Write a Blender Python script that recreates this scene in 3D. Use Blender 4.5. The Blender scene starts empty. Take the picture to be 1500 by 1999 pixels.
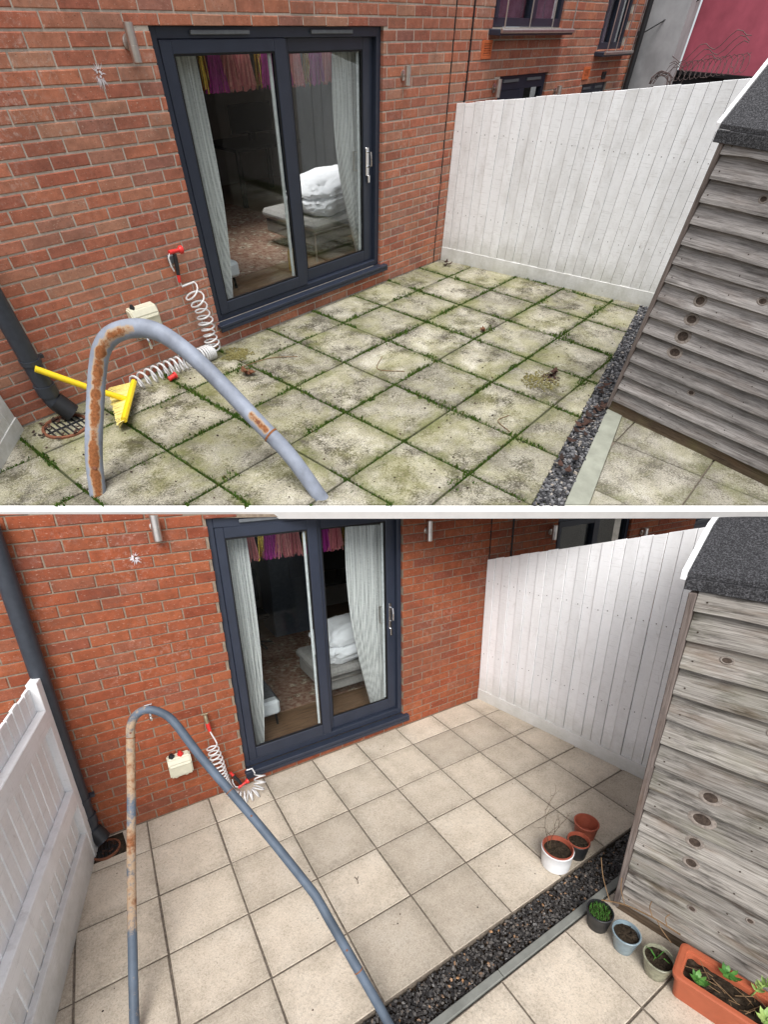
import bpy, bmesh, math, random
from mathutils import Matrix, Vector, noise
R = random.Random(7)
C = bpy.context.scene.collection
sc = bpy.context.scene

# ------------------------------------------------------------------ camera, sky, sun, exposure
# the two yards stand on slopes that lean against each other: level the world between their two up directions
UP_A, UP_B = Vector((-0.244511585, -0.476066869, 0.844733343)), Vector((0, 0, 1))
LEVEL = UP_B.lerp(UP_A, 0.72).normalized().rotation_difference(Vector((0, 0, 1))).to_matrix().to_4x4()
CAM = Vector((-0.626986, -2.912779, 2.357579))
CAMROT = Matrix(((0.852899487, 0.208416579, -0.478670027),
                 (-0.5217971, 0.310383231, -0.794600552),
                 (-0.017036779, 0.927483035, 0.373476865)))
cd = bpy.data.cameras.new('camera'); cam = bpy.data.objects.new('camera', cd); C.objects.link(cam)
cam.matrix_world = LEVEL @ Matrix.Translation(CAM) @ CAMROT.to_4x4()
cd.sensor_fit = 'VERTICAL'; cd.sensor_height = 24.0; cd.lens = 884.712 / 1999 * 24.0
cd.shift_y = (1228.997 - 999.5) / 1999; cd.clip_start = 0.02; cd.clip_end = 500
CAM = cam.matrix_world.translation.copy()
sc.camera = cam
w = bpy.data.worlds.new('World'); sc.world = w; w.use_nodes = True
wn = w.node_tree; wn.nodes.clear()
sky = wn.nodes.new('ShaderNodeTexSky'); sky.sky_type = 'NISHITA'; sky.sun_disc = False
SUN_FROM = (LEVEL.to_3x3() @ Vector((-0.36, -0.64, 0.66))).normalized()
SUN_EL = math.asin(SUN_FROM.z)
sky.sun_elevation = SUN_EL; sky.sun_rotation = math.atan2(SUN_FROM.x, SUN_FROM.y)
sky.air_density = 1.0; sky.dust_density = 4.0; sky.ozone_density = 1.0
hs = wn.nodes.new('ShaderNodeHueSaturation'); hs.inputs['Saturation'].default_value = 0.35
bg = wn.nodes.new('ShaderNodeBackground'); bg.inputs['Strength'].default_value = 0.12
wo = wn.nodes.new('ShaderNodeOutputWorld')
wn.links.new(sky.outputs[0], hs.inputs['Color']); wn.links.new(hs.outputs[0], bg.inputs[0]); wn.links.new(bg.outputs[0], wo.inputs[0])
sd = bpy.data.lights.new('sun', 'SUN'); sd.energy = 1.7; sd.angle = math.radians(35); sd.color = (1.0, 0.98, 0.96)
sun = bpy.data.objects.new('sun', sd); C.objects.link(sun)
sun.rotation_euler = SUN_FROM.to_track_quat('Z', 'Y').to_euler()
sc.view_settings.view_transform = 'Standard'; sc.view_settings.look = 'None'
sc.view_settings.exposure = 0.78; sc.view_settings.gamma = 1.0; sc.view_settings.use_curve_mapping = False
sc.cycles.max_bounces = 8; sc.cycles.transparent_max_bounces = 12
sc.cycles.use_denoising = True

# ------------------------------------------------------------------ frames of the two yards
MA = Matrix(((0.89735022, -0.367391707, -0.244511585, 0.686657626),
             (0.218985223, 0.851707584, -0.476066869, 2.052810144),
             (0.383155391, 0.373654286, 0.844733343, 3.258100045), (0, 0, 0, 1)))
MA = LEVEL @ MA; MB = LEVEL.copy()
CUR = {'M': MB}

# ------------------------------------------------------------------ material helpers
class NT:
    def __init__(s, name, rough=0.8, spec=0.3, metal=0.0):
        s.m = bpy.data.materials.new(name); s.m.use_nodes = True; s.t = s.m.node_tree
        s.b = s.t.nodes['Principled BSDF']
        s.b.inputs['Roughness'].default_value = rough; s.b.inputs['Metallic'].default_value = metal
        s.b.inputs['Specular IOR Level'].default_value = spec
        tc = s.n('ShaderNodeTexCoord'); oi = s.n('ShaderNodeObjectInfo'); ge = s.n('ShaderNodeNewGeometry')
        s.obj = tc.outputs['Object']; s.pos = ge.outputs['Position']
        a = s.math('ADD', oi.outputs['Random'], ge.outputs['Random Per Island'])
        s.rnd = s.math('FRACT', a)
        sh = s.n('ShaderNodeVectorMath'); sh.operation = 'SCALE'; sh.inputs[0].default_value = (7.3, 13.1, 5.7)
        s.l(s.rnd, sh.inputs['Scale'])
        ad = s.n('ShaderNodeVectorMath'); ad.operation = 'ADD'; s.l(s.obj, ad.inputs[0]); s.l(sh.outputs[0], ad.inputs[1])
        s.vec = ad.outputs[0]
    def n(s, t): return s.t.nodes.new(t)
    def l(s, a, b): s.t.links.new(a, b)
    def put(s, v, sock):
        if hasattr(v, 'links') or hasattr(v, 'is_output'): s.l(v, sock)
        else: sock.default_value = v if not (isinstance(v, tuple) and len(v) == 3 and sock.type == 'RGBA') else (*v, 1)
    def math(s, op, a, b=0.0, clamp=False):
        m = s.n('ShaderNodeMath'); m.operation = op; m.use_clamp = clamp; s.put(a, m.inputs[0]); s.put(b, m.inputs[1]); return m.outputs[0]
    def scl(s, v, k):
        m = s.n('ShaderNodeMapping'); s.l(v, m.inputs['Vector']); m.inputs['Scale'].default_value = k; return m.outputs[0]
    def noise(s, scale, detail=4, rough=0.6, vec=None, dist=0.0):
        m = s.n('ShaderNodeTexNoise'); s.l(vec or s.vec, m.inputs['Vector']); m.inputs['Scale'].default_value = scale
        m.inputs['Detail'].default_value = detail; m.inputs['Roughness'].default_value = rough; m.inputs['Distortion'].default_value = dist
        return m.outputs[0]
    def voro(s, scale, vec=None, feat='F1'):
        m = s.n('ShaderNodeTexVoronoi'); m.feature = feat; s.l(vec or s.vec, m.inputs['Vector']); m.inputs['Scale'].default_value = scale
        return m
    def ramp(s, f, *st):
        m = s.n('ShaderNodeValToRGB'); s.put(f, m.inputs[0]); e = m.color_ramp.elements
        while len(e) < len(st): e.new(0.5)
        for q, (p, c) in zip(e, st): q.position = p; q.color = (c, c, c, 1) if not isinstance(c, tuple) else (*c, 1)
        return m.outputs[0]
    def mix(s, f, a, b, mode='MIX'):
        m = s.n('ShaderNodeMixRGB'); m.blend_type = mode; s.put(f, m.inputs[0]); s.put(a, m.inputs[1]); s.put(b, m.inputs[2]); return m.outputs[0]
    def sep(s, v):
        m = s.n('ShaderNodeSeparateXYZ'); s.l(v, m.inputs[0]); return m.outputs
    def col(s, c): s.put(c, s.b.inputs['Base Color']); return s
    def ro(s, c): s.put(c, s.b.inputs['Roughness']); return s
    def bump(s, h, strength=0.4, dist=0.003):
        m = s.n('ShaderNodeBump'); m.inputs['Strength'].default_value = strength; m.inputs['Distance'].default_value = dist
        s.l(h, m.inputs['Height']); s.l(m.outputs[0], s.b.inputs['Normal']); return s
    def attr(s, name):
        m = s.n('ShaderNodeAttribute'); m.attribute_name = name; return m.outputs['Fac']

def plain(name, c, rough=0.6, spec=0.3, metal=0.0, var=0.15, scale=30):
    n = NT(name, rough, spec, metal)
    f = n.noise(scale, 4)
    d = tuple(x * (1 - var) for x in c); u = tuple(min(1, x * (1 + var)) for x in c)
    n.col(n.ramp(f, (0.3, d), (0.7, u))); n.bump(n.noise(scale * 4, 3), 0.12, 0.001); return n.m

def brick_mat(name, tones, speck, effl):
    n = NT(name, 0.88, 0.2)
    base = n.ramp(n.rnd, *[(i / (len(tones) - 1), t) for i, t in enumerate(tones)])
    f = n.noise(22, 5, 0.65)
    c = n.mix(1.0, base, n.ramp(f, (0.25, 0.72), (0.75, 1.22)), 'MULTIPLY')
    st = n.noise(60, 3, 0.6, n.scl(n.vec, (1.0, 1.0, 2.2)))
    c = n.mix(n.ramp(st, (0.62, 0.0), (0.72, speck)), c, (0.58, 0.42, 0.33))
    dk = n.noise(140, 2, 0.5)
    c = n.mix(n.ramp(dk, (0.66, 0.0), (0.73, 0.75)), c, (0.05, 0.025, 0.02))
    big = n.noise(1.9, 5, 0.65, n.pos); e2 = n.noise(38, 4, 0.7)
    e = n.math('MULTIPLY', n.ramp(big, (0.5, 0.0), (0.75, 1.0)), n.ramp(e2, (0.5, 0.0), (0.72, 1.0)))
    c = n.mix(n.math('MULTIPLY', e, effl), c, (0.62, 0.54, 0.48))
    damp = n.math('MULTIPLY', n.ramp(n.noise(1.3, 5, 0.7, n.pos, 0.6), (0.5, 0.0), (0.68, 1.0)), n.ramp(e2, (0.3, 0.4), (0.6, 1.0)))
    c = n.mix(n.math('MULTIPLY', damp, 0.5), c, (0.11, 0.055, 0.04))
    n.col(c); n.bump(n.mix(0.5, n.noise(70, 6, 0.75), f), 0.75, 0.005); return n.m

def slab_mat(name, cols, hx, hy, dirt, algae, speck, spots, grit_amt=(0.0, 0.0)):
    n = NT(name, 0.93, 0.15)
    med = n.noise(5, 6, 0.68); fine = n.noise(95, 3, 0.75); fin2 = n.noise(210, 2, 0.7)
    c = n.ramp(med, (0.3, cols[0]), (0.5, cols[1]), (0.72, cols[2]))
    tone = n.ramp(n.rnd, (0, 0.80), (0.5, 0.98), (1.0, 1.1))
    c = n.mix(1.0, c, tone, 'MULTIPLY')
    c = n.mix(n.ramp(fine, (0.5, 0.0), (0.66, speck)), c, tuple(x * 0.33 for x in cols[0]))
    c = n.mix(n.ramp(fin2, (0.56, 0.0), (0.68, speck * 0.7)), c, tuple(min(1, x * 1.7) for x in cols[2]))
    vo = n.voro(120); c = n.mix(n.ramp(vo.outputs['Distance'], (0.1, speck * 0.8), (0.22, 0.0)), c, tuple(x * 0.3 for x in cols[0]))
    gm = n.math('ADD', n.noise(70, 5, 0.8), n.math('MULTIPLY', n.math('SUBTRACT', n.noise(3.6, 5, 0.7), 0.5), grit_amt[1]))
    c = n.mix(n.ramp(gm, (0.50, 0.0), (0.66, grit_amt[0])), c, (0.07, 0.062, 0.045))
    o = n.sep(n.obj)
    ex = n.math('DIVIDE', n.math('ABSOLUTE', o[0]), hx); ey = n.math('DIVIDE', n.math('ABSOLUTE', o[1]), hy)
    ed = n.math('MAXIMUM', ex, ey)
    ed = n.math('ADD', ed, n.math('MULTIPLY', n.math('SUBTRACT', n.noise(9, 5, 0.7), 0.5), 0.75))
    em = n.ramp(ed, (0.62, 0.0), (1.02, 1.0))
    patch = n.ramp(n.noise(1.5, 6, 0.7, n.pos, 0.5), (0.42, 0.0), (0.64, 1.0))
    grit = n.ramp(n.noise(60, 4, 0.75), (0.35, 0.25), (0.65, 1.0))
    c = n.mix(n.math('MULTIPLY', n.math('MULTIPLY', em, grit), dirt), c, (0.085, 0.075, 0.055))
    c = n.mix(n.math('MULTIPLY', n.math('MULTIPLY', patch, grit), dirt * 0.6), c, (0.10, 0.095, 0.07))
    al = n.ramp(n.noise(2.3, 6, 0.7, n.pos, 0.4), (0.44, 0.0), (0.64, 1.0))
    c = n.mix(n.math('MULTIPLY', al, algae), c, (0.24, 0.235, 0.085))
    c = n.mix(n.math('MULTIPLY', n.math('MULTIPLY', em, al), algae), c, (0.10, 0.13, 0.03))
    sp = n.voro(13)
    c = n.mix(n.ramp(sp.outputs['Distance'], (0.045, spots), (0.085, 0.0)), c, (0.035, 0.03, 0.022))
    n.col(c); n.bump(n.mix(0.5, fine, fin2), 0.6, 0.004); return n.m

def wood_mat(name, a, b, dark, axis=0, green=0.0, stain=0.6, brown=0.3):
    n = NT(name, 0.92, 0.12)
    k = [26, 26, 26]; k[axis] = 1.1
    g = n.noise(3.2, 7, 0.72, n.scl(n.vec, tuple(k)), 0.5)
    k2 = [95, 95, 95]; k2[axis] = 2.2
    g2 = n.noise(3.0, 4, 0.7, n.scl(n.vec, tuple(k2)))
    c = n.ramp(g, (0.3, a), (0.62, b))
    c = n.mix(n.ramp(g2, (0.48, 0.0), (0.72, 0.75)), c, dark)
    k3 = [14, 14, 14]; k3[axis] = 2.6
    s = n.noise(1.5, 5, 0.68, n.scl(n.vec, tuple(k3)))
    c = n.mix(n.ramp(s, (0.5, 0.0), (0.68, stain)), c, tuple(x * 0.8 for x in dark))
    s2 = n.noise(1.7, 4, 0.6, n.scl(n.vec, tuple(0.6 * x for x in k3)))
    c = n.mix(n.ramp(s2, (0.52, 0.0), (0.7, brown)), c, (0.15, 0.085, 0.045))
    if green: c = n.mix(n.ramp(n.noise(3.4, 5, 0.7), (0.5, 0.0), (0.7, green)), c, (0.13, 0.15, 0.04))
    c = n.mix(1.0, c, n.ramp(n.rnd, (0, 0.75), (1, 1.15)), 'MULTIPLY')
    n.col(c); n.bump(n.mix(0.4, g, g2), 0.8, 0.005); return n.m

def white_wood(name, base, dirtamt, tint):
    n = NT(name, 0.6, 0.3)
    g = n.noise(3, 6, 0.7, n.scl(n.vec, (28, 28, 1.3)))
    m = n.noise(4.5, 6, 0.72, n.scl(n.vec, (1, 1, 0.55)))
    c = n.mix(n.ramp(m, (0.45, 0.0), (0.78, dirtamt)), base, tint)
    h = n.noise(5, 4, 0.7, n.scl(n.vec, (1.5, 1.5, 26)))
    c = n.mix(n.ramp(h, (0.56, 0.0), (0.74, dirtamt * 0.75)), c, tuple(x * 0.7 for x in tint))
    sp = n.noise(11, 5, 0.78, n.scl(n.vec, (1.3, 1.3, 0.8)))
    c = n.mix(n.ramp(sp, (0.69, 0.0), (0.74, dirtamt)), c, (0.22, 0.20, 0.18))
    zz = n.math('ADD', n.sep(n.obj)[2], n.math('MULTIPLY', n.math('SUBTRACT', n.noise(7, 5, 0.75), 0.5), 0.5))
    c = n.mix(n.math('MULTIPLY', n.ramp(zz, (0.0, 1.0), (0.34, 0.0)), dirtamt * 0.85), c, (0.30, 0.30, 0.22))
    wp = n.noise(16, 6, 0.8, n.scl(n.vec, (1, 1, 0.5)), 1.0)
    c = n.mix(n.ramp(wp, (0.58, 0.0), (0.68, dirtamt * 0.6)), c, (0.46, 0.43, 0.40))
    c = n.mix(1.0, c, n.ramp(n.rnd, (0, 0.945), (1, 1.03)), 'MULTIPLY')
    n.col(c); n.bump(n.mix(0.5, g, h), 0.5, 0.004); return n.m

def pipe_mat(name, grey, rust, lo):
    n = NT(name, 0.6, 0.3, 0.0)
    wv = n.attr('wear'); f = n.noise(26, 6, 0.75); f2 = n.noise(7, 5, 0.6)
    c = n.ramp(f2, (0.3, tuple(x * 0.68 for x in grey)), (0.7, tuple(x * 1.25 for x in grey)))
    e = n.math('ADD', n.math('MULTIPLY', wv, 0.62), n.math('MULTIPLY', f, 0.5))
    c = n.mix(n.ramp(e, (lo, 0.0), (lo + 0.09, 1.0)), c, (0.36, 0.26, 0.17))
    rk = n.ramp(n.noise(75, 4, 0.7), (0.4, rust), (0.7, tuple(x * 0.45 for x in rust)))
    c = n.mix(n.ramp(e, (lo + 0.1, 0.0), (lo + 0.19, 1.0)), c, rk)
    n.col(c); n.ro(n.ramp(e, (lo, 0.55), (lo + 0.12, 0.9))); n.bump(f, 0.25, 0.003); return n.m

def glass_mat(name):
    n = NT(name); t = n.t; t.nodes.remove(n.b)
    tr = n.n('ShaderNodeBsdfTransparent'); tr.inputs[0].default_value = (0.90, 0.92, 0.92, 1)
    gl = n.n('ShaderNodeBsdfGlossy'); gl.inputs['Roughness'].default_value = 0.015; gl.inputs[0].default_value = (0.9, 0.93, 0.95, 1)
    fr = n.n('ShaderNodeFresnel'); fr.inputs[0].default_value = 1.5
    f = n.math('MULTIPLY', fr.outputs[0], 0.16, True)
    mx = n.n('ShaderNodeMixShader'); n.l(f, mx.inputs[0]); n.l(tr.outputs[0], mx.inputs[1]); n.l(gl.outputs[0], mx.inputs[2])
    out = [x for x in t.nodes if x.type == 'OUTPUT_MATERIAL'][0]; n.l(mx.outputs[0], out.inputs[0]); return n.m

def island_mat(name, stops, rough=0.8, spec=0.25, bump=0.3):
    n = NT(name, rough, spec); n.col(n.mix(1.0, n.ramp(n.rnd, *stops), n.ramp(n.noise(60, 4), (0.3, 0.75), (0.7, 1.2)), 'MULTIPLY'))
    n.bump(n.noise(90, 4), bump, 0.002); return n.m

def stripe_cloth(name, c, d):
    n = NT(name, 0.95, 0.05)
    wv = n.n('ShaderNodeTexWave'); n.l(n.scl(n.obj, (1, 0.0, 0.0)), wv.inputs['Vector']); wv.inputs['Scale'].default_value = 26; wv.inputs['Distortion'].default_value = 0.6
    h = n.noise(3, 3, 0.7, n.scl(n.vec, (4, 4, 60)))
    n.col(n.mix(n.math('MULTIPLY', wv.outputs[1], n.ramp(h, (0.35, 0.3), (0.6, 1.0))), c, d)); n.bump(h, 0.3, 0.002)
    return n.m

MT = {}
MT['brickA'] = brick_mat('weathered_brick', [(0.36, 0.135, 0.085), (0.40, 0.17, 0.105), (0.31, 0.105, 0.07), (0.43, 0.165, 0.095), (0.37, 0.12, 0.075), (0.40, 0.20, 0.13), (0.27, 0.11, 0.085)], 0.65, 0.85)
MT['brickB'] = brick_mat('wet_orange_brick', [(0.255, 0.070, 0.031), (0.285, 0.085, 0.038), (0.215, 0.054, 0.027), (0.295, 0.09, 0.04), (0.265, 0.067, 0.03), (0.265, 0.09, 0.048), (0.21, 0.06, 0.035)], 0.5, 0.42)
n = NT('pale_mortar', 0.95, 0.1); n.col(n.ramp(n.noise(40, 6, 0.7), (0.3, (0.34, 0.30, 0.255)), (0.7, (0.54, 0.48, 0.41)))); n.bump(n.noise(120, 4), 0.6, 0.003); MT['mortarA'] = n.m
n = NT('damp_mortar', 0.95, 0.1); n.col(n.ramp(n.noise(40, 6, 0.7), (0.3, (0.16, 0.12, 0.09)), (0.7, (0.30, 0.24, 0.18)))); n.bump(n.noise(120, 4), 0.6, 0.003); MT['mortarB'] = n.m
MT['white_fenceA'] = white_wood('dirty_white_paint', (0.87, 0.875, 0.885), 0.7, (0.58, 0.57, 0.55))
MT['white_fenceB'] = white_wood('fresh_white_paint', (0.86, 0.865, 0.87), 0.55, (0.64, 0.635, 0.62))
MT['plankA'] = wood_mat('silvered_wood', (0.17, 0.155, 0.145), (0.42, 0.395, 0.375), (0.06, 0.052, 0.05), 0, 0.0, 0.5, 0.22)
MT['plankB'] = wood_mat('stained_silvered_wood', (0.15, 0.135, 0.115), (0.40, 0.375, 0.34), (0.04, 0.034, 0.03), 0, 0.16, 0.9, 0.4)
MT['brownwood'] = wood_mat('damp_brown_wood', (0.07, 0.05, 0.035), (0.15, 0.11, 0.075), (0.03, 0.022, 0.018), 0, 0.2, 0.6, 0.4)
MT['cornerwood'] = wood_mat('grey_corner_wood', (0.12, 0.095, 0.085), (0.24, 0.2, 0.18), (0.05, 0.04, 0.035), 2, 0.0, 0.5, 0.3)
MT['knot'] = plain('dark_knot', (0.06, 0.045, 0.036), 0.9, 0.1, 0, 0.5, 70)
MT['knot_ring'] = plain('grey_knot_ring', (0.22, 0.19, 0.165), 0.9, 0.1, 0, 0.4, 70)
n = NT('roofing_felt', 0.8, 0.4); n.col(n.ramp(n.noise(160, 3, 0.8), (0.45, (0.014, 0.014, 0.016)), (0.75, (0.17, 0.17, 0.18)))); n.bump(n.noise(130, 4, 0.8), 1.0, 0.006); MT['felt'] = n.m
MT['frame'] = plain('anthracite_frame', (0.022, 0.028, 0.045), 0.38, 0.45, 0, 0.1, 8)
MT['gasket'] = plain('black_gasket', (0.008, 0.008, 0.009), 0.5)
MT['whiteplastic'] = plain('white_spacer', (0.66, 0.68, 0.68), 0.5)
MT['glass'] = glass_mat('clear_glass')
MT['steel'] = plain('brushed_steel', (0.62, 0.58, 0.54), 0.38, 0.5, 1.0, 0.1, 20)
MT['chrome'] = plain('chrome', (0.75, 0.75, 0.76), 0.12, 0.5, 1.0, 0.03)
MT['ventgrey'] = plain('grey_vent', (0.12, 0.13, 0.14), 0.5)
MT['pipeA'] = pipe_mat('rusty_blue_grey_pipe', (0.225, 0.25, 0.30), (0.27, 0.10, 0.035), 0.62)
MT['pipeB'] = pipe_mat('rusty_dark_blue_pipe', (0.085, 0.11, 0.145), (0.26, 0.10, 0.04), 0.60)
MT['blackplastic'] = plain('black_plastic', (0.017, 0.018, 0.02), 0.42, 0.4)
MT['greyplastic'] = plain('dark_grey_plastic', (0.033, 0.038, 0.048), 0.4, 0.4)
MT['cream'] = plain('cream_plastic', (0.62, 0.60, 0.47), 0.4, 0.4, 0, 0.06)
MT['red'] = plain('red_plastic', (0.62, 0.035, 0.03), 0.35, 0.45, 0, 0.1)
MT['yellow'] = plain('yellow_plastic', (0.80, 0.58, 0.02), 0.35, 0.4, 0, 0.08)
MT['bristle'] = island_mat('yellow_bristles', [(0, (0.62, 0.50, 0.12)), (1, (0.82, 0.72, 0.28))])
MT['hose'] = plain('grey_white_hose', (0.62, 0.62, 0.62), 0.3, 0.5, 0, 0.1)
MT['ventorange'] = plain('orange_terracotta_vent', (0.52, 0.13, 0.045), 0.7)
MT['soil'] = plain('dark_soil', (0.035, 0.026, 0.018), 0.95, 0.1, 0, 0.6, 60)
MT['jointA'] = plain('mossy_joint_soil', (0.055, 0.06, 0.03), 0.95, 0.1, 0, 0.5, 40)
MT['jointB'] = plain('sandy_joint_mortar', (0.15, 0.125, 0.10), 0.95, 0.1, 0, 0.4, 60)
MT['ground'] = plain('brown_ground', (0.16, 0.14, 0.12), 0.95, 0.1, 0, 0.3, 3)
MT['moss'] = island_mat('green_moss', [(0, (0.02, 0.05, 0.006)), (0.5, (0.045, 0.095, 0.012)), (0.85, (0.09, 0.13, 0.025)), (1, (0.07, 0.05, 0.02))], 0.95, 0.1)
MT['slateA'] = island_mat('grey_slate', [(0, (0.02, 0.02, 0.022)), (0.5, (0.075, 0.075, 0.08)), (0.92, (0.20, 0.20, 0.205)), (1, (0.36, 0.31, 0.25))], 0.75)
MT['slateB'] = island_mat('wet_dark_slate', [(0, (0.015, 0.014, 0.014)), (0.6, (0.05, 0.046, 0.044)), (0.95, (0.13, 0.12, 0.11)), (1, (0.36, 0.2, 0.1))], 0.45, 0.4)
MT['edging'] = plain('grey_green_edging', (0.27, 0.28, 0.23), 0.8, 0.2, 0, 0.15, 9)
MT['edgingB'] = plain('slate_grey_edging', (0.20, 0.205, 0.185), 0.7, 0.2, 0, 0.2, 9)
MT['leaf'] = island_mat('dry_leaf', [(0, (0.10, 0.04, 0.02)), (1, (0.22, 0.10, 0.05))])
MT['darkleaf'] = island_mat('dark_rotten_leaf', [(0, (0.02, 0.013, 0.01)), (1, (0.07, 0.035, 0.025))])
MT['twig'] = plain('dry_twig', (0.19, 0.12, 0.065), 0.9, 0.1, 0, 0.3)
MT['claybrown'] = plain('brown_clay', (0.17, 0.065, 0.035), 0.7)
MT['curtain'] = stripe_cloth('striped_net_curtain', (0.80, 0.80, 0.78), (0.50, 0.50, 0.50))
MT['pink'] = island_mat('pink_tissue', [(0, (0.55, 0.12, 0.16)), (1, (0.80, 0.35, 0.33))])
MT['magenta'] = island_mat('magenta_tissue', [(0, (0.33, 0.02, 0.22)), (1, (0.50, 0.06, 0.34))])
MT['gold'] = plain('gold_foil', (0.72, 0.5, 0.1), 0.25, 0.5, 1.0, 0.3, 60)
n = NT('oak_floor', 0.45, 0.4); n.col(n.ramp(n.noise(3, 6, 0.7, n.scl(n.vec, (2, 18, 2))), (0.3, (0.10, 0.055, 0.03)), (0.7, (0.24, 0.14, 0.08)))); MT['oak'] = n.m
MT['roomwall'] = plain('dim_room_wall', (0.36, 0.34, 0.32), 0.9, 0.1, 0, 0.1, 4)
n = NT('patterned_rug', 0.95, 0.05); v = n.voro(9, n.obj); c = n.ramp(n.noise(26, 5, 0.7, n.obj), (0.4, (0.13, 0.075, 0.05)), (0.6, (0.46, 0.39, 0.30)))
n.col(n.mix(n.ramp(v.outputs['Distance'], (0.25, 0.0), (0.4, 0.6)), c, (0.22, 0.10, 0.07))); MT['rug'] = n.m
MT['throw'] = plain('charcoal_throw', (0.13, 0.135, 0.145), 0.95, 0.05, 0, 0.3, 50)
MT['greyfabric'] = plain('grey_upholstery', (0.30, 0.285, 0.27), 0.95, 0.05, 0, 0.15, 50)
MT['linen'] = plain('white_linen', (0.86, 0.86, 0.88), 0.9, 0.1, 0, 0.04, 20)
MT['whitefab'] = plain('white_leatherette', (0.74, 0.76, 0.77), 0.5, 0.3, 0, 0.05)
MT['dark'] = plain('black_furniture', (0.014, 0.014, 0.016), 0.5)
MT['bluegrey'] = plain('blue_grey_cabinet', (0.09, 0.11, 0.14), 0.5)
MT['render'] = plain('grey_render', (0.36, 0.36, 0.365), 0.9, 0.15, 0, 0.28, 2.2)
MT['redpaint'] = plain('dull_red_paint', (0.40, 0.09, 0.125), 0.8, 0.2, 0, 0.2, 3)
MT['wire'] = plain('rusty_wire', (0.12, 0.09, 0.085), 0.7, 0.3, 0.4, 0.3)
MT['terracotta'] = plain('terracotta_plastic', (0.40, 0.105, 0.05), 0.5, 0.35, 0, 0.12, 12)
MT['redpot'] = plain('red_brown_plastic', (0.28, 0.07, 0.04), 0.5, 0.35, 0, 0.15)
MT['whitepot'] = plain('white_glaze', (0.72, 0.73, 0.74), 0.25, 0.5, 0, 0.04)
MT['bluepot'] = plain('pale_blue_glaze', (0.20, 0.265, 0.30), 0.25, 0.5, 0, 0.2, 18)
MT['greenpot'] = plain('mottled_sage_glaze', (0.26, 0.26, 0.185), 0.35, 0.45, 0, 0.4, 45)
MT['leafgreen'] = island_mat('green_leaf', [(0, (0.035, 0.13, 0.02)), (1, (0.10, 0.24, 0.045))], 0.5, 0.4)
MT['palegreen'] = island_mat('pale_green_leaf', [(0, (0.20, 0.33, 0.08)), (1, (0.34, 0.45, 0.14))], 0.5, 0.4)
MT['juice'] = plain('amber_liquid', (0.55, 0.33, 0.06), 0.15, 0.5)
MT['pinkcard'] = plain('pink_carton', (0.7, 0.22, 0.2), 0.5)
MT['concrete'] = plain('pale_concrete', (0.80, 0.79, 0.77), 0.85, 0.15, 0, 0.05, 9)
MT['purple'] = plain('mauve_curtain', (0.20, 0.13, 0.19), 0.9, 0.1, 0, 0.3, 12)
MT['brass'] = plain('tarnished_brass', (0.42, 0.36, 0.24), 0.4, 0.5, 0.8, 0.3, 20)
MT['whitemark'] = plain('white_paint_mark', (0.62, 0.58, 0.60), 0.8)
MT['stainbrown'] = plain('brown_stain', (0.12, 0.085, 0.035), 0.95, 0.1, 0, 0.5, 20)

# ------------------------------------------------------------------ mesh helpers
def newbm(): return bmesh.new()
def link(name, bm, m, parent=None, smooth=False, clip=None):
    if clip:
        for v in bm.verts: v.co.z = min(v.co.z, clip(v.co.x, v.co.y))
    me = bpy.data.meshes.new(name); bmesh.ops.recalc_face_normals(bm, faces=bm.faces[:]); bm.to_mesh(me); bm.free()
    if m: me.materials.append(MT[m] if isinstance(m, str) else m)
    if smooth:
        for p in me.polygons: p.use_smooth = True
        me.set_sharp_from_angle(angle=math.radians(38))
    return linkme(name, me, parent)
def linkme(name, me, parent=None):
    o = bpy.data.objects.new(name, me); C.objects.link(o)
    if parent: o.parent = parent
    else: o.matrix_world = CUR['M'].copy()
    return o
def tag(o, label=None, cat=None, group=None, kind=None):
    if label: o['label'] = label
    if cat: o['category'] = cat
    if group: o['group'] = group
    if kind: o['kind'] = kind
    return o
def thing(name, label, cat, loc=(0, 0, 0), rz=0.0, group=None):
    o = bpy.data.objects.new(name, None); C.objects.link(o); o.empty_display_size = 0.05
    o.matrix_world = CUR['M'] @ Matrix.Translation(Vector(loc)) @ Matrix.Rotation(rz, 4, 'Z')
    return tag(o, label, cat, group)
def box(bm, a, b, bev=0.0, mat=None):
    x0, y0, z0 = [min(p, q) for p, q in zip(a, b)]; x1, y1, z1 = [max(p, q) for p, q in zip(a, b)]
    vs = [bm.verts.new(p) for p in ((x0, y0, z0), (x1, y0, z0), (x1, y1, z0), (x0, y1, z0), (x0, y0, z1), (x1, y0, z1), (x1, y1, z1), (x0, y1, z1))]
    fs = [bm.faces.new([vs[i] for i in q]) for q in ((0, 3, 2, 1), (4, 5, 6, 7), (0, 1, 5, 4), (1, 2, 6, 5), (2, 3, 7, 6), (3, 0, 4, 7))]
    if bev: 
        r = bmesh.ops.bevel(bm, geom=list({e for f in fs for e in f.edges}), offset=bev, segments=1, affect='EDGES', profile=0.5)
        vs = list({v for f in r['faces'] for v in f.verts} | {v for v in vs if v.is_valid})
    if mat is not None: bmesh.ops.transform(bm, matrix=mat, verts=[v for v in vs if v.is_valid])
    return vs
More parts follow.
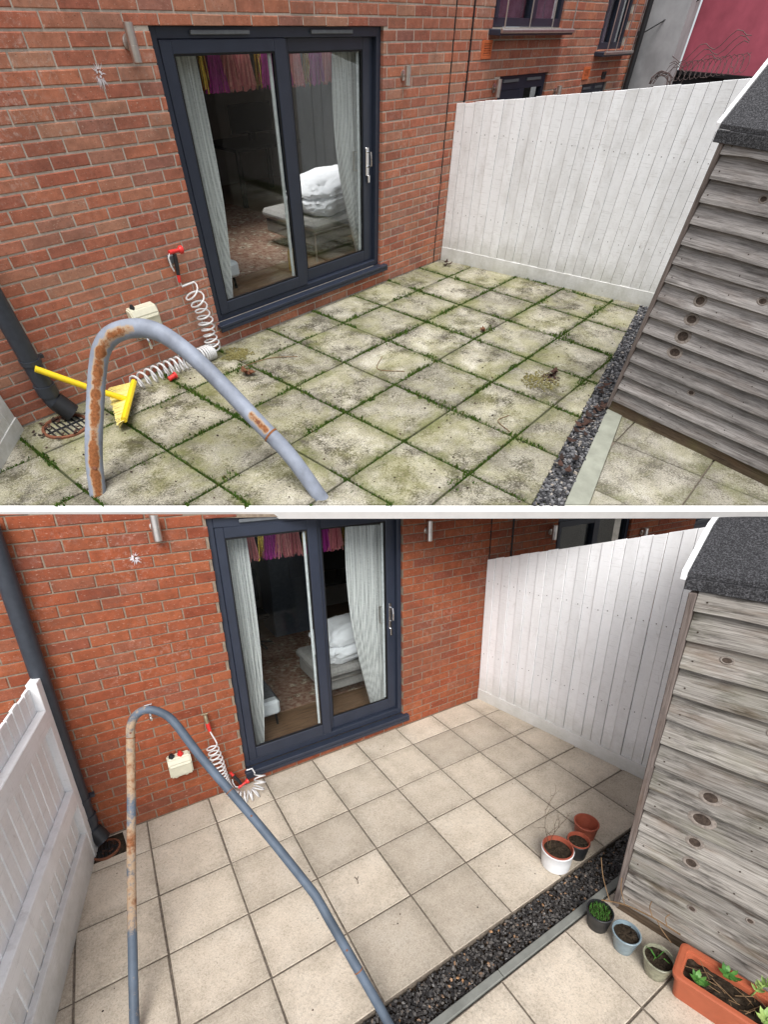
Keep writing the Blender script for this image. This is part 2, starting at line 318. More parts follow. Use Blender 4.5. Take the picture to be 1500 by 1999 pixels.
def tube(bm, pts, rad, sides=10, cap=True, layer=None, wear=None, closed=False):
    pts = [Vector(p) for p in pts]; n = len(pts); rings = []
    up = Vector((0.13, 0.31, 0.94)).normalized(); prev = None
    for i, p in enumerate(pts):
        t = (pts[min(i + 1, n - 1)] - pts[max(i - 1, 0)]).normalized()
        if prev is None: u = t.cross(up); u = u.normalized() if u.length > 1e-4 else t.orthogonal().normalized()
        else: u = (prev - t * prev.dot(t)).normalized()
        prev = u; v = t.cross(u); r = rad[i] if isinstance(rad, (list, tuple)) else rad
        ring = []
        for k in range(sides):
            a = 2 * math.pi * k / sides; dvec = u * math.cos(a) + v * math.sin(a)
            vt = bm.verts.new(p + dvec * r); ring.append(vt)
            if layer: vt[layer] = wear(i / (n - 1), dvec, p)
        rings.append(ring)
    for i in range(n - 1):
        for k in range(sides): bm.faces.new((rings[i][k], rings[i][(k + 1) % sides], rings[i + 1][(k + 1) % sides], rings[i + 1][k]))
    if cap: bm.faces.new(rings[0][::-1]); bm.faces.new(rings[-1])
def lathe(bm, prof, seg=24, c=(0, 0, 0), mat=None):
    rings = []; allv = []
    for r, z in prof:
        if r < 1e-5: ring = [bm.verts.new((c[0], c[1], c[2] + z))]
        else: ring = [bm.verts.new((c[0] + r * math.cos(2 * math.pi * k / seg), c[1] + r * math.sin(2 * math.pi * k / seg), c[2] + z)) for k in range(seg)]
        rings.append(ring); allv += ring
    for a, b in zip(rings, rings[1:]):
        for k in range(seg):
            q = [a[k % len(a)], a[(k + 1) % len(a)], b[(k + 1) % len(b)], b[k % len(b)]]
            q = list(dict.fromkeys(q))
            if len(q) >= 3: bm.faces.new(q)
    if mat is not None: bmesh.ops.transform(bm, matrix=mat, verts=allv)
    return allv
def prism(bm, poly, z0, z1, ch=0.0, jit=0.0):
    cx = sum(p[0] for p in poly) / len(poly); cy = sum(p[1] for p in poly) / len(poly)
    def ring(k, z): 
        out = []
        for x, y in poly:
            d = math.hypot(x - cx, y - cy) or 1; s = max(0, 1 - k * 1.4 / d); out.append(bm.verts.new((cx + (x - cx) * s, cy + (y - cy) * s, z)))
        return out
    b = ring(0, z0); rs = [b, ring(0, z1 - ch)]
    if ch: rs.append(ring(ch, z1))
    n = len(poly)
    for a, c in zip(rs, rs[1:]):
        for k in range(n): bm.faces.new((a[k], a[(k + 1) % n], c[(k + 1) % n], c[k]))
    bm.faces.new(rs[-1]); bm.faces.new(b[::-1])
def clip_poly(poly, a, b, c):            # keep a*x + b*y >= c
    out = []
    for i in range(len(poly)):
        p, q = poly[i], poly[(i + 1) % len(poly)]; dp = a * p[0] + b * p[1] - c; dq = a * q[0] + b * q[1] - c
        if dp >= 0: out.append(p)
        if (dp >= 0) != (dq >= 0):
            t = dp / (dp - dq); out.append((p[0] + (q[0] - p[0]) * t, p[1] + (q[1] - p[1]) * t))
    return out
def area(p): return 0.5 * abs(sum(p[i][0] * p[(i + 1) % len(p)][1] - p[(i + 1) % len(p)][0] * p[i][1] for i in range(len(p)))) if len(p) > 2 else 0
def inpoly(p, poly):
    s = None
    for i in range(len(poly)):
        a, b = poly[i], poly[(i + 1) % len(poly)]; k = (b[0] - a[0]) * (p[1] - a[1]) - (b[1] - a[1]) * (p[0] - a[0])
        if abs(k) < 1e-9: continue
        if s is None: s = k > 0
        elif s != (k > 0): return False
    return True
CAMINV = cam.matrix_world.inverted()
def size_in_view(M, p):                  # rough picture size of a piece: 0 when outside the frame
    q = CAMINV @ (M @ Vector(p))
    if q.z > -0.05: return 0
    x = 750 + 884.7 * q.x / -q.z; y = 1229 - 884.7 * q.y / -q.z
    return 1 / -q.z if -40 < x < 1540 and -40 < y < 2040 else 0
def catmull(pts, k=8):
    pts = [Vector(p) for p in pts]; out = []
    P = [pts[0] * 2 - pts[1]] + pts + [pts[-1] * 2 - pts[-2]]
    for i in range(1, len(P) - 2):
        for j in range(k):
            t = j / k; a, b, c, d = P[i - 1], P[i], P[i + 1], P[i + 2]
            out.append(0.5 * ((2 * b) + (c - a) * t + (2 * a - 5 * b + 4 * c - d) * t * t + (3 * b - a - 3 * c + d) * t ** 3))
    return out + [pts[-1]]
def cyl(bm, a, b, r, sides=16, r2=None): tube(bm, [a, b], [r, r2 if r2 is not None else r], sides)

# ------------------------------------------------------------------ yard parameters
class Y: pass
def yard_a():
    y = Y(); y.id = 'A'; y.M = MA; y.u = 0.52
    y.xL, y.xR, y.zB, y.zT = -0.005, 2.235, 0.185, 1.80; y.kx = 1.27; y.ky = 1.13; y.kz = (1.80 - 0.185) / 2.06
    y.course = 0.0659; y.blen = 0.2457; y.joint = 0.0102; y.wx0, y.wx1, y.wz = -2.75, 7.84, 2.25
    y.brick, y.mortar, y.fence, y.plank = 'brickA', 'mortarA', 'white_fenceA', 'plankA'
    y.clip = None; y.place = 'the mossy patio'
    return y
def yard_b():
    y = Y(); y.id = 'B'; y.M = MB; y.u = 0.40
    y.xL, y.xR, y.zB, y.zT = -0.10, 1.312, 0.131, 1.975; y.kx = 0.793; y.ky = 0.87; y.kz = (1.975 - 0.131) / 2.06
    y.course = 0.069; y.blen = 0.205; y.joint = 0.0078; y.wx0, y.wx1, y.wz = -1.35, 8.0, 2.2
    y.brick, y.mortar, y.fence, y.plank = 'brickB', 'mortarB', 'white_fenceB', 'plankB'
    y.clip = lambda X, Yy: 1.9989 - 0.0842 * X - 0.105 * Yy - 0.002; y.place = 'the clean patio'
    return y

# ------------------------------------------------------------------ house wall
def brick_mesh(lx, lz, seed):
    r = random.Random(seed); bm = newbm(); c = 0.0035
    def j(): return r.uniform(-0.0014, 0.0014)
    hx, hz = lx / 2, lz / 2
    f = [bm.verts.new((sx * (hx - c) + j(), r.uniform(-0.0008, 0.0008), sz * (hz - c) + j())) for sx, sz in ((-1, -1), (1, -1), (1, 1), (-1, 1))]
    m = [bm.verts.new((sx * hx + j(), c, sz * hz + j() * 0.6)) for sx, sz in ((-1, -1), (1, -1), (1, 1), (-1, 1))]
    b = [bm.verts.new((sx * hx, 0.04, sz * hz)) for sx, sz in ((-1, -1), (1, -1), (1, 1), (-1, 1))]
    bm.faces.new(f)
    for p, q in ((f, m), (m, b)):
        for k in range(4): bm.faces.new((p[k], p[(k + 1) % 4], q[(k + 1) % 4], q[k]))
    bmesh.ops.recalc_face_normals(bm, faces=bm.faces[:]); return bm
def subtract(rects, h):
    out = []
    for x0, x1, z0, z1 in rects:
        a, b, c, d = h
        if x1 <= a or x0 >= b or z1 <= c or z0 >= d: out.append((x0, x1, z0, z1)); continue
        if z1 > d + 0.012: out.append((x0, x1, d, z1)); z1 = d
        if z0 < c - 0.012: out.append((x0, x1, z0, c)); z0 = c
        if x0 < a: out.append((x0, a, z0, z1))
        if x1 > b: out.append((b, x1, z0, z1))
    return out
def house(y, holes, label):
    t = thing('brick_house', label, 'house')
    bm = newbm(); bricks_round = holes; holes = [(h[0] - 0.005, h[1] + 0.005, h[2] - 0.005, h[3] + 0.005) for h in holes]
    xs = sorted({y.wx0, y.wx1, *[h[0] for h in holes], *[h[1] for h in holes]})
    for a, b in zip(xs, xs[1:]):
        hs_ = sorted((max(h[2], 0), min(h[3], y.wz)) for h in holes if h[0] < b - 1e-6 and h[1] > a + 1e-6); z = -0.02
        for c, d in hs_:
            if c > z: box(bm, (a, 0.0045, z), (b, 0.11, c))
            z = max(z, d)
        if z < y.wz: box(bm, (a, 0.0045, z), (b, 0.11, y.wz))
    link('wall', bm, y.mortar, t, clip=y.clip); holes = bricks_round
    rects = []
    i = 0; z = 0.0; jn = y.joint
    while z < y.wz - 0.01:
        x = y.wx0 + (y.blen / 2 if i % 2 else 0) - y.blen
        while x < y.wx1 - 0.03:
            r = [(max(x + jn / 2, y.wx0), min(x + y.blen - jn / 2, y.wx1), z + jn, z + y.course)]
            for h in holes: r = subtract(r, (h[0] - 0.0005, h[1] + 0.0005, h[2] - 0.0005, h[3] + 0.0005))
            rects += [q for q in r if q[1] - q[0] > 0.022 and q[3] - q[2] > 0.012]
            x += y.blen
        z += y.course; i += 1
    if y.clip: rects = [(a, b, c, d) for a, b, c, d in rects if c < y.clip((a + b) / 2, 0) - 0.006]
    rects.sort(key=lambda q: -size_in_view(y.M, ((q[0] + q[1]) / 2, 0, (q[2] + q[3]) / 2)) * math.sqrt((q[1] - q[0]) * (q[3] - q[2])))
    fl = y.blen - jn; fh = y.course - jn
    lib = []
    for s in range(8):
        me = bpy.data.meshes.new('brick'); b_ = brick_mesh(fl, fh, s); b_.to_mesh(me); b_.free(); me.materials.append(MT[y.brick]); lib.append(me)
    rest = newbm(); made = 0
    for a, b, c, d in rects:
        if made < 300 and (y.clip is None or d < min(y.clip(a, 0), y.clip(b, 0))):
            if abs(b - a - fl) < 0.002 and abs(d - c - fh) < 0.002: me = R.choice(lib)
            else:
                me = bpy.data.meshes.new('brick'); q = brick_mesh(b - a, d - c, R.random()); q.to_mesh(me); q.free(); me.materials.append(MT[y.brick])
            o = linkme('brick', me, t); o.location = ((a + b) / 2, R.uniform(-0.0016, 0.0012), (c + d) / 2 + R.uniform(-0.0008, 0.0008)); o.rotation_euler.y = R.uniform(-0.003, 0.003); made += 1
        else:
            q = brick_mesh(b - a, d - c, R.random()); off = Vector(((a + b) / 2, R.uniform(-0.0016, 0.0012), (c + d) / 2))
            vm = {}
            for v in q.verts: vm[v] = rest.verts.new(v.co + off)
            for f in q.faces: rest.faces.new([vm[v] for v in f.verts])
            q.free()
    tag(link('brickwork', rest, y.brick, t, clip=y.clip), kind='stuff')
    return t

def sliding_door(y, house_t):
    X = lambda x: y.xL + (x + 0.035) * (y.xR - y.xL) / 1.78
    Z = lambda z: y.zB + (z - 0.157) * y.kz
    ky = y.ky
    def bx(bm, x0, x1, z0, z1, y0, y1, bev=0.0): box(bm, (X(x0), y0 * ky, Z(z0)), (X(x1), y1 * ky, Z(z1)), bev)
    d = newbm()
    bx(d, -0.035, 0.012, 0.157, 2.217, 0.03, 0.105, 0.003); bx(d, 1.70, 1.745, 0.157, 2.217, 0.03, 0.105, 0.003)
    bx(d, 0.012, 1.70, 2.15, 2.217, 0.03, 0.105, 0.003); bx(d, 0.012, 1.70, 0.157, 0.215, 0.03, 0.105, 0.003)
    door = link('sliding_door', d, 'frame', house_t, clip=y.clip)
    def sash(x0, x1, z0, z1, y0, y1, wl, wr, wt, wb):
        b = newbm()
        bx(b, x0, x0 + wl, z0, z1, y0, y1, 0.004); bx(b, x1 - wr, x1, z0, z1, y0, y1, 0.004)
        bx(b, x0 + wl, x1 - wr, z1 - wt, z1, y0 + 0.0015, y1 - 0.0015, 0.003); bx(b, x0 + wl, x1 - wr, z0, z0 + wb, y0 + 0.0015, y1 - 0.0015, 0.003)
        s = link('sash', b, 'frame', door, clip=y.clip)
        gx0, gx1, gz0, gz1 = x0 + wl, x1 - wr, z0 + wb, z1 - wt
        b = newbm(); e = 0.012
        yy0, yy1 = y0 + 0.008, y0 + 0.013
        bx(b, gx0, gx0 + e, gz0, gz1, yy0, yy1); bx(b, gx1 - e, gx1, gz0, gz1, yy0, yy1); bx(b, gx0 + e, gx1 - e, gz0, gz0 + e, yy0, yy1); bx(b, gx0 + e, gx1 - e, gz1 - e, gz1, yy0, yy1)
        link('gasket', b, 'gasket', door, clip=y.clip)
        b = newbm(); bx(b, gx1 - e - 0.022, gx1 - e, gz0 + e, gz1 - e, y0 + 0.03, y0 + 0.04); link('spacer_bar', b, 'whiteplastic', door, clip=y.clip)
        b = newbm(); bx(b, gx0 + 0.004, gx1 - 0.004, gz0 + 0.004, gz1 - 0.004, y0 + 0.018, y0 + 0.022); link('pane', b, 'glass', door, clip=y.clip)
    sash(0.014, 0.868, 0.217, 2.148, 0.022, 0.066, 0.07, 0.09, 0.075, 0.105)
    sash(0.845, 1.698, 0.217, 2.148, 0.0675, 0.102, 0.075, 0.10, 0.085, 0.12)
    b = newbm(); bx(b, -0.055, 1.80, 0.122, 0.155, -0.045, 0.03, 0.004); bx(b, -0.055, 1.80, 0.09, 0.121, -0.045, -0.037)
    link('door_sill', b, 'frame', house_t)
    for x0, x1 in ((0.21, 0.60), (1.08, 1.45)):
        b = newbm(); bx(b, x0, x1, 2.172, 2.196, 0.012, 0.03, 0.003); link('trickle_vent', b, 'ventgrey', door, clip=y.clip)
    b = newbm(); hx = 1.632; y0 = 0.0675
    bx(b, hx - 0.016, hx + 0.016, 1.08, 1.33, y0 - 0.012, y0, 0.004)
    tube(b, [(X(hx), (y0 - 0.012) * ky, Z(1.29)), (X(hx), (y0 - 0.05) * ky, Z(1.29)), (X(hx), (y0 - 0.055) * ky, Z(1.24)), (X(hx), (y0 - 0.055) * ky, Z(1.18)), (X(hx), (y0 - 0.012) * ky, Z(1.16))], 0.007 * ky, 8)
    bx(b, hx - 0.01, hx + 0.01, 1.02, 1.09, y0 - 0.03, y0, 0.003)
    link('handle', b, 'chrome', door)
    b = newbm(); hx = 1.565
    tube(b, [(X(hx), 0.105 * ky, Z(1.29)), (X(hx - 0.01), 0.14 * ky, Z(1.29)), (X(hx - 0.01), 0.14 * ky, Z(1.13)), (X(hx), 0.105 * ky, Z(1.13))], 0.008 * ky, 8)
    link('inner_handle', b, 'steel', door)
    return door

def neighbour_opening(y, t, h, sash_split, name):
    x0, x1, z0, z1 = h; b = newbm(); f = 0.05 * y.ky
    box(b, (x0, 0.03, z0), (x0 + f, 0.10, z1)); box(b, (x1 - f, 0.03, z0), (x1, 0.10, z1))
    box(b, (x0 + f, 0.031, z1 - 1.9 * f), (x1 - f, 0.099, z1))
    box(b, (x0 + f, 0.031, z0), (x1 - f, 0.099, z0 + f))
    fr = link(name, b, 'frame', t, clip=y.clip)
    xs = x0 + (x1 - x0) * sash_split
    b = newbm(); box(b, (xs - f, 0.02, z0 + f), (xs + f, 0.09, z1 - 1.9 * f)); box(b, (x0 + f, 0.022, z1 - 3.2 * f), (xs - f, 0.09, z1 - 1.95 * f)); box(b, (x0 + f, 0.022, z0 + f), (x0 + 2 * f, 0.09, z1 - 3.2 * f))
    link('sash', b, 'frame', fr, clip=y.clip)
    b = newbm(); box(b, (x0 + f, 0.06, z0 + f), (x1 - f, 0.065, z1 - 1.9 * f)); link('pane', b, 'glass', fr, clip=y.clip)
    b = newbm(); box(b, (x0, 0.2, z0), (x1, 0.21, z1)); link('dark_backing', b, 'dark', fr, clip=y.clip)  # plain black sheet filling the opening behind the pane
    if name == 'patio_door':
        for a, c in ((0.1, 0.4), (0.58, 0.88)):
            b = newbm(); box(b, (x0 + (x1 - x0) * a, 0.015, z1 - 0.9 * f), (x0 + (x1 - x0) * c, 0.03, z1 - 0.5 * f), 0.002); link('trickle_vent', b, 'ventgrey', fr, clip=y.clip)

def wall_lamp(x, zt, zb, r, label, group, clip=None):
    t = thing('wall_lamp', label, 'wall lamp', (x, 0, zb), 0, group)
    h = zt - zb; b = newbm()
    def c_(bm):
        if clip:
            for v in bm.verts: v.co.z = min(v.co.z, clip(v.co.x + x, 0) - zb)
        return bm
    lathe(b, [(0, 0.004), (r * 0.9, 0.004), (r * 0.92, 0), (r, 0.002), (r, h * 0.44), (r * 0.93, h * 0.45), (r, h * 0.46), (r, h), (r * 0.88, h), (r * 0.86, h - 0.01), (0, h - 0.01)], 20, (0, -r * 2.1, 0))
    link('lamp_tube', c_(b), 'steel', t, True)
    b = newbm(); lathe(b, [(0, 0), (r * 1.1, 0), (r * 1.15, 0.004), (r * 1.15, 0.010), (r * 0.8, 0.014), (0, 0.014)], 20, mat=Matrix.Translation((0, 0, h * 0.5)) @ Matrix.Rotation(math.pi / 2, 4, 'X'))
    link('wall_plate', c_(b), 'steel', t, True)
    b = newbm(); cyl(b, (0, -0.02, h * 0.5), (0, -r * 1.3, h * 0.5), r * 0.35, 10); link('arm', c_(b), 'steel', t)
    return t

def splash_core(bm):
    c = sum((v.co for v in bm.verts), Vector()) / len(bm.verts)
    for k in range(7):
        q = c + Vector((R.uniform(-.016, .016), 0.0002 * k, R.uniform(-.016, .016))); n_ = 9; r_ = R.uniform(0.004, 0.010)
        bm.faces.new([bm.verts.new(q + Vector((r_ * R.uniform(.5, 1) * math.cos(j * 6.283 / n_), 0, r_ * R.uniform(.5, 1) * math.sin(j * 6.283 / n_)))) for j in range(n_)])
def leaf_bm(bm, c, s, rz, curl=0.3, wdt=0.5, tilt=0.0):
    m = Matrix.Translation(Vector(c)) @ Matrix.Rotation(rz, 4, 'Z') @ Matrix.Rotation(tilt, 4, 'Y'); n = 6; L = []; Rr = []; Cc = []
    for i in range(n + 1):
        t = i / n; wd = wdt * s * math.sin(math.pi * (0.06 + 0.94 * t)) * 0.5 * (1 + 0.25 * math.sin(9 * t + rz)); x = s * (t - 0.5); z = curl * s * ((t - 0.5) ** 2) * 2
        Cc.append(bm.verts.new(m @ Vector((x, 0, z + 0.002)))); L.append(bm.verts.new(m @ Vector((x, wd, z + curl * wd * 0.8)))); Rr.append(bm.verts.new(m @ Vector((x, -wd, z + curl * wd * 0.6))))
    for i in range(n):
        bm.faces.new((Cc[i], Cc[i + 1], L[i + 1], L[i])); bm.faces.new((Rr[i], Rr[i + 1], Cc[i + 1], Cc[i]))

# ------------------------------------------------------------------ room behind the glass
def room(y, which):
    X = lambda x: y.xL + (x + 0.035) * (y.xR - y.xL) / 1.78
    Z = lambda z: y.zB + (z - 0.157) * y.kz
    ky = y.ky; sx_ = 0.20 if which == 'A' else -0.13
    P = lambda x, d, z: (X(x), 0.11 + d * ky, Z(z))
    lab = 'behind the ' + ('mossy patio door' if which == 'A' else 'clean patio door')
    b = newbm(); box(b, P(-0.9, 0, 0.13), P(3.3, 3.4, 0.185)); tag(link('room_floor', b, 'oak'), kind='structure')
    b = newbm(); box(b, P(-0.9, 3.4, 0.1), P(3.3, 3.5, 2.2)); box(b, P(-1.0, 0.0, 0.1), P(-0.9, 3.4, 2.2)); box(b, P(3.3, 0, 0.1), P(3.4, 3.4, 2.2)); 
    if which == 'B': box(b, P(-1.0, 0, 2.16), P(3.4, 3.5, 2.22))
    else:                                   # ceiling with a gap added to let daylight onto the bed
        box(b, P(-1.0, 0, 2.16), P(0.7, 3.5, 2.22)); box(b, P(2.5, 0, 2.16), P(3.4, 3.5, 2.22)); box(b, P(0.7, 0, 2.16), P(2.5, 0.25, 2.22)); box(b, P(0.7, 1.15, 2.16), P(2.5, 3.5, 2.22))
    tag(link('room_wall', b, 'roomwall', clip=(lambda a, c: 1.885 - 0.05 * max(a, 0)) if which == 'B' else None), kind='structure')
    # curtains
    def curtain(f0, f1, d, label):
        bm = newbm(); nz, nx = 14, 72; g = []
        for j in range(nz + 1):
            t = j / nz; a0, a1 = f0(t), f1(t); row = []
            for i in range(nx + 1):
                s = i / nx; x = a0 + (a1 - a0) * s; dd = d + 0.028 * math.sin(s * 2 * math.pi * 9 + 0.8 * math.sin(5 * t)) * (0.6 + 0.4 * t) + 0.01 * math.sin(23 * s + 3 * t)
                row.append(bm.verts.new(P(x, dd, 2.1 - (2.1 - 0.2) * t)))
            g.append(row)
        for j in range(nz):
            for i in range(nx): bm.faces.new((g[j][i], g[j][i + 1], g[j + 1][i + 1], g[j + 1][i]))
        tag(link('curtain', bm, 'curtain', smooth=True), label, 'curtain')
    curtain(lambda t: 0.0, lambda t: 0.30 - 0.10 * t + 0.05 * math.sin(3 * t), 0.07, 'narrow grey striped curtain hanging at the left edge ' + lab)
    cx_ = 0.17 if which == 'A' else 0.0
    curtain(lambda t: 1.25 + cx_ + 0.22 * t ** 1.5 - 0.05 * math.sin(math.pi * t), lambda t: 1.64 + cx_, 0.09, 'wide grey striped curtain gathered towards the handle ' + lab)
    # tassel garland
    t = thing('tassel_garland', 'garland of pink, magenta and gold tassels along the top ' + lab, 'garland', P(0, 0, 0))
    t.matrix_world = CUR['M'].copy(); x = 0.26; k = 0
    b = newbm(); tube(b, [P(0.1, 0.3, 2.07), P(0.9, 0.3, 2.04), P(1.7, 0.3, 2.07)], 0.004, 5); link('string', b, 'twig', t)
    kinds = ['magenta', 'pink', 'gold', 'magenta', 'pink', 'pink', 'gold', 'magenta']
    while x < 1.55:
        m = kinds[k % 8]; wd = 0.035 if m == 'gold' else 0.085; b = newbm()
        for q in range(60 if m != 'gold' else 16):
            u = R.uniform(-wd, wd) / 1.0; d_ = 0.3 + R.uniform(-0.02, 0.02); ln = 0.24 + R.uniform(-0.03, 0.02); w_ = 0.0045 if m != 'gold' else 0.003
            p = [P(x + u * 0.55 - w_, d_, 2.05), P(x + u * 0.55 + w_, d_, 2.05), P(x + u + w_, d_ + R.uniform(-.01, .01), 2.05 - ln), P(x + u - w_, d_, 2.05 - ln)]
            b.faces.new([b.verts.new(v) for v in p])
        link('tassel', b, m, t); x += 0.115 if m != 'gold' else 0.085; k += 1
    # sofa
    t = thing('sofa', 'low white sofa corner ' + lab, 'sofa'); b = newbm(); box(b, P(-0.3, 0.32, 0.31), P(0.50, 1.5, 0.46), 0.02); link('seat', b, 'whitefab', t)
    for sx, sy in ((0.46, 0.36), (0.46, 1.45), (-0.26, 0.36)):
        b = newbm(); tube(b, [P(sx, sy, 0.187), P(sx - 0.01, sy, 0.31)], 0.011 * ky, 8); link('leg', b, 'dark', t)
    bm = newbm(); g = []
    for i in range(15):
        row = []
        for j in range(15):
            x = -0.32 + 0.86 * i / 14; d = 0.40 + 1.1 * j / 14; z = 0.475 + 0.02 * noise.noise(Vector((x * 6, d * 6, 1))) + (0.0 if i < 14 else -0.09)
            row.append(bm.verts.new(P(x, d, z)))
        g.append(row)
    for i in range(14):
        for j in range(14): bm.faces.new((g[i][j], g[i + 1][j], g[i + 1][j + 1], g[i][j + 1]))
    tag(link('throw_blanket', bm, 'throw', smooth=True), 'charcoal throw spread over the white sofa ' + lab, 'blanket')
    b = newbm(); box(b, P(0.55, 0.55, 0.186), P(2.0, 2.6, 0.194)); tag(link('rug', b, 'rug'), 'brown patterned rug on the wooden floor ' + lab, 'rug')
    # armchair bed with folded duvet
    t = thing('chair_bed', 'grey folding chair bed on a metal frame ' + lab, 'chair bed')
    b = newbm(); box(b, P(sx_ + 1.14, 0.34, 0.50), P(sx_ + 1.85, 1.1, 0.60), 0.03); link('cushion', b, 'greyfabric', t)
    b = newbm(); box(b, P(sx_ + 1.18, 0.40, 0.33), P(sx_ + 1.85, 1.1, 0.485), 0.02); link('base', b, 'greyfabric', t)
    b = newbm(); tube(b, [P(sx_ + 1.15, 0.35, 0.187), P(sx_ + 1.15, 0.35, 0.49), P(sx_ + 1.85, 0.33, 0.49)], 0.010 * ky, 8); tube(b, [P(sx_ + 1.78, 0.35, 0.49), P(sx_ + 1.78, 0.35, 0.187)], 0.010 * ky, 8); link('metal_frame', b, 'steel', t)
    bm = newbm(); bmesh.ops.create_icosphere(bm, subdivisions=5, radius=1)
    for v in bm.verts:
        p = v.co.copy(); q = Vector((math.copysign(abs(p.x) ** 0.6, p.x), math.copysign(abs(p.y) ** 0.6, p.y), p.z))
        f = 1 + 0.16 * noise.noise(p * 2.1 + Vector((3, which == 'A', 0))) + 0.07 * noise.noise(p * 5.3) + 0.05 * (1 - abs(noise.noise(p * 4.1 + Vector((9, 2, 4))))) + 0.03 * noise.noise(p * 11)
        lay = 1 - 0.14 * max(0, 1 - abs(p.z - 0.15 - 0.15 * noise.noise(p * 1.7)) / 0.10)
        v.co = P(sx_ + 1.54 + 0.31 * q.x * f * lay, 0.64 + 0.27 * q.y * f * lay, 0.78 + max(-0.175, 0.20 * q.z * f + 0.05 * q.x))
    tag(link('duvet', bm, 'linen', smooth=True), 'white duvet bundled on the grey chair bed ' + lab, 'duvet')
    # dark furniture at the back
    t = thing('cabinet', 'tall blue grey cabinet at the back of the room ' + lab, 'cabinet'); b = newbm(); box(b, P(1.25, 2.5, 0.187), P(1.85, 3.0, 1.65), 0.008); link('body', b, 'bluegrey', t)
    b = newbm(); box(b, P(1.56, 2.47, 1.0), P(1.80, 2.5, 1.50), 0.004); link('door', b, 'bluegrey', t)
    t = thing('desk', 'dark desk in the corner of the room ' + lab, 'desk'); b = newbm(); box(b, P(2.0, 2.3, 0.86), P(2.9, 2.95, 0.90)); link('top', b, 'dark', t)
    for sx, sy in ((2.04, 2.34), (2.86, 2.34), (2.04, 2.9), (2.86, 2.9)):
        b = newbm(); box(b, P(sx - 0.02, sy - 0.02, 0.187), P(sx + 0.02, sy + 0.02, 0.86)); link('leg', b, 'dark', t)
    t = thing('monitor', 'black monitor standing on the dark desk ' + lab, 'monitor'); b = newbm(); box(b, P(2.2, 2.6, 1.0), P(2.75, 2.63, 1.33), 0.005); link('screen', b, 'dark', t); b = newbm(); box(b, P(2.44, 2.6, 0.902), P(2.5, 2.66, 1.0)); link('stand', b, 'dark', t)
    t = thing('office_chair', 'black office chair in the dim room ' + lab, 'chair'); b = newbm(); box(b, P(0.75, 2.2, 0.6), P(1.1, 2.55, 0.66), 0.02); link('seat', b, 'dark', t)
    b = newbm(); box(b, P(0.78, 2.52, 0.75), P(1.07, 2.58, 1.2), 0.02); link('backrest', b, 'dark', t); b = newbm(); cyl(b, P(0.92, 2.37, 0.24), P(0.92, 2.37, 0.6), 0.02, 8)
    for k in range(5): tube(b, [P(0.92, 2.37, 0.25), P(0.92 + 0.22 * math.cos(k * 1.257), 2.37 + 0.22 * math.sin(k * 1.257), 0.205)], 0.012, 6)
    link('base', b, 'dark', t)
    def bottle(x, d, h, m, label):
        p = P(x, d, 0.187); t = thing('bottle', label, 'bottle', p); r = 0.036 * ky; hz = h * y.kz
        b = newbm(); lathe(b, [(0, 0), (r, 0), (r, hz * 0.62), (r * 0.4, hz * 0.84), (r * 0.4, hz * 0.94), (0, hz * 0.94)], 14); link('body', b, m, t, True)
        b = newbm(); lathe(b, [(r * 0.46, hz * 0.9), (r * 0.46, hz), (0, hz)], 12); link('cap', b, 'whiteplastic', t)
    if which == 'A': bottle(1.05, 0.34, 0.30, 'juice', 'amber bottle on the floor beside the meeting stile ' + lab)
    else:
        bottle(1.03, 0.32, 0.33, 'juice', 'tall amber bottle on the floor ' + lab); bottle(0.985, 0.27, 0.22, 'pinkcard', 'short pink bottle on the floor ' + lab)
        c = P(0.52, 1.75, 0.46); t = thing('side_table', 'small round wooden side table with cups on it ' + lab, 'table', (c[0], c[1], 0))
        b = newbm(); lathe(b, [(0, 0), (0.19, 0), (0.19, 0.02), (0, 0.02)], 24, (0, 0, c[2] - 0.02)); link('top', b, 'oak', t)
        for k in range(3): b = newbm(); tube(b, [(0.1 * math.cos(k * 2.1), 0.1 * math.sin(k * 2.1), c[2] - 0.02), (0.15 * math.cos(k * 2.1), 0.15 * math.sin(k * 2.1), Z(0.187))], 0.01, 6); link('leg', b, 'dark', t)
        for dx, dy, m, lb in ((-0.05, -0.05, 'whitepot', 'white mug'), (0.06, -0.02, 'cream', 'cream tub'), (0.0, 0.08, 'steel', 'metal cup')):
            b = newbm(); lathe(b, [(0, 0), (0.028, 0), (0.032, 0.06), (0.028, 0.06), (0.024, 0.008), (0, 0.008)], 14, (c[0] + dx, c[1] + dy, c[2])); tag(link('cup', b, m, smooth=True), lb + ' standing on the small round table ' + lab, 'cup')

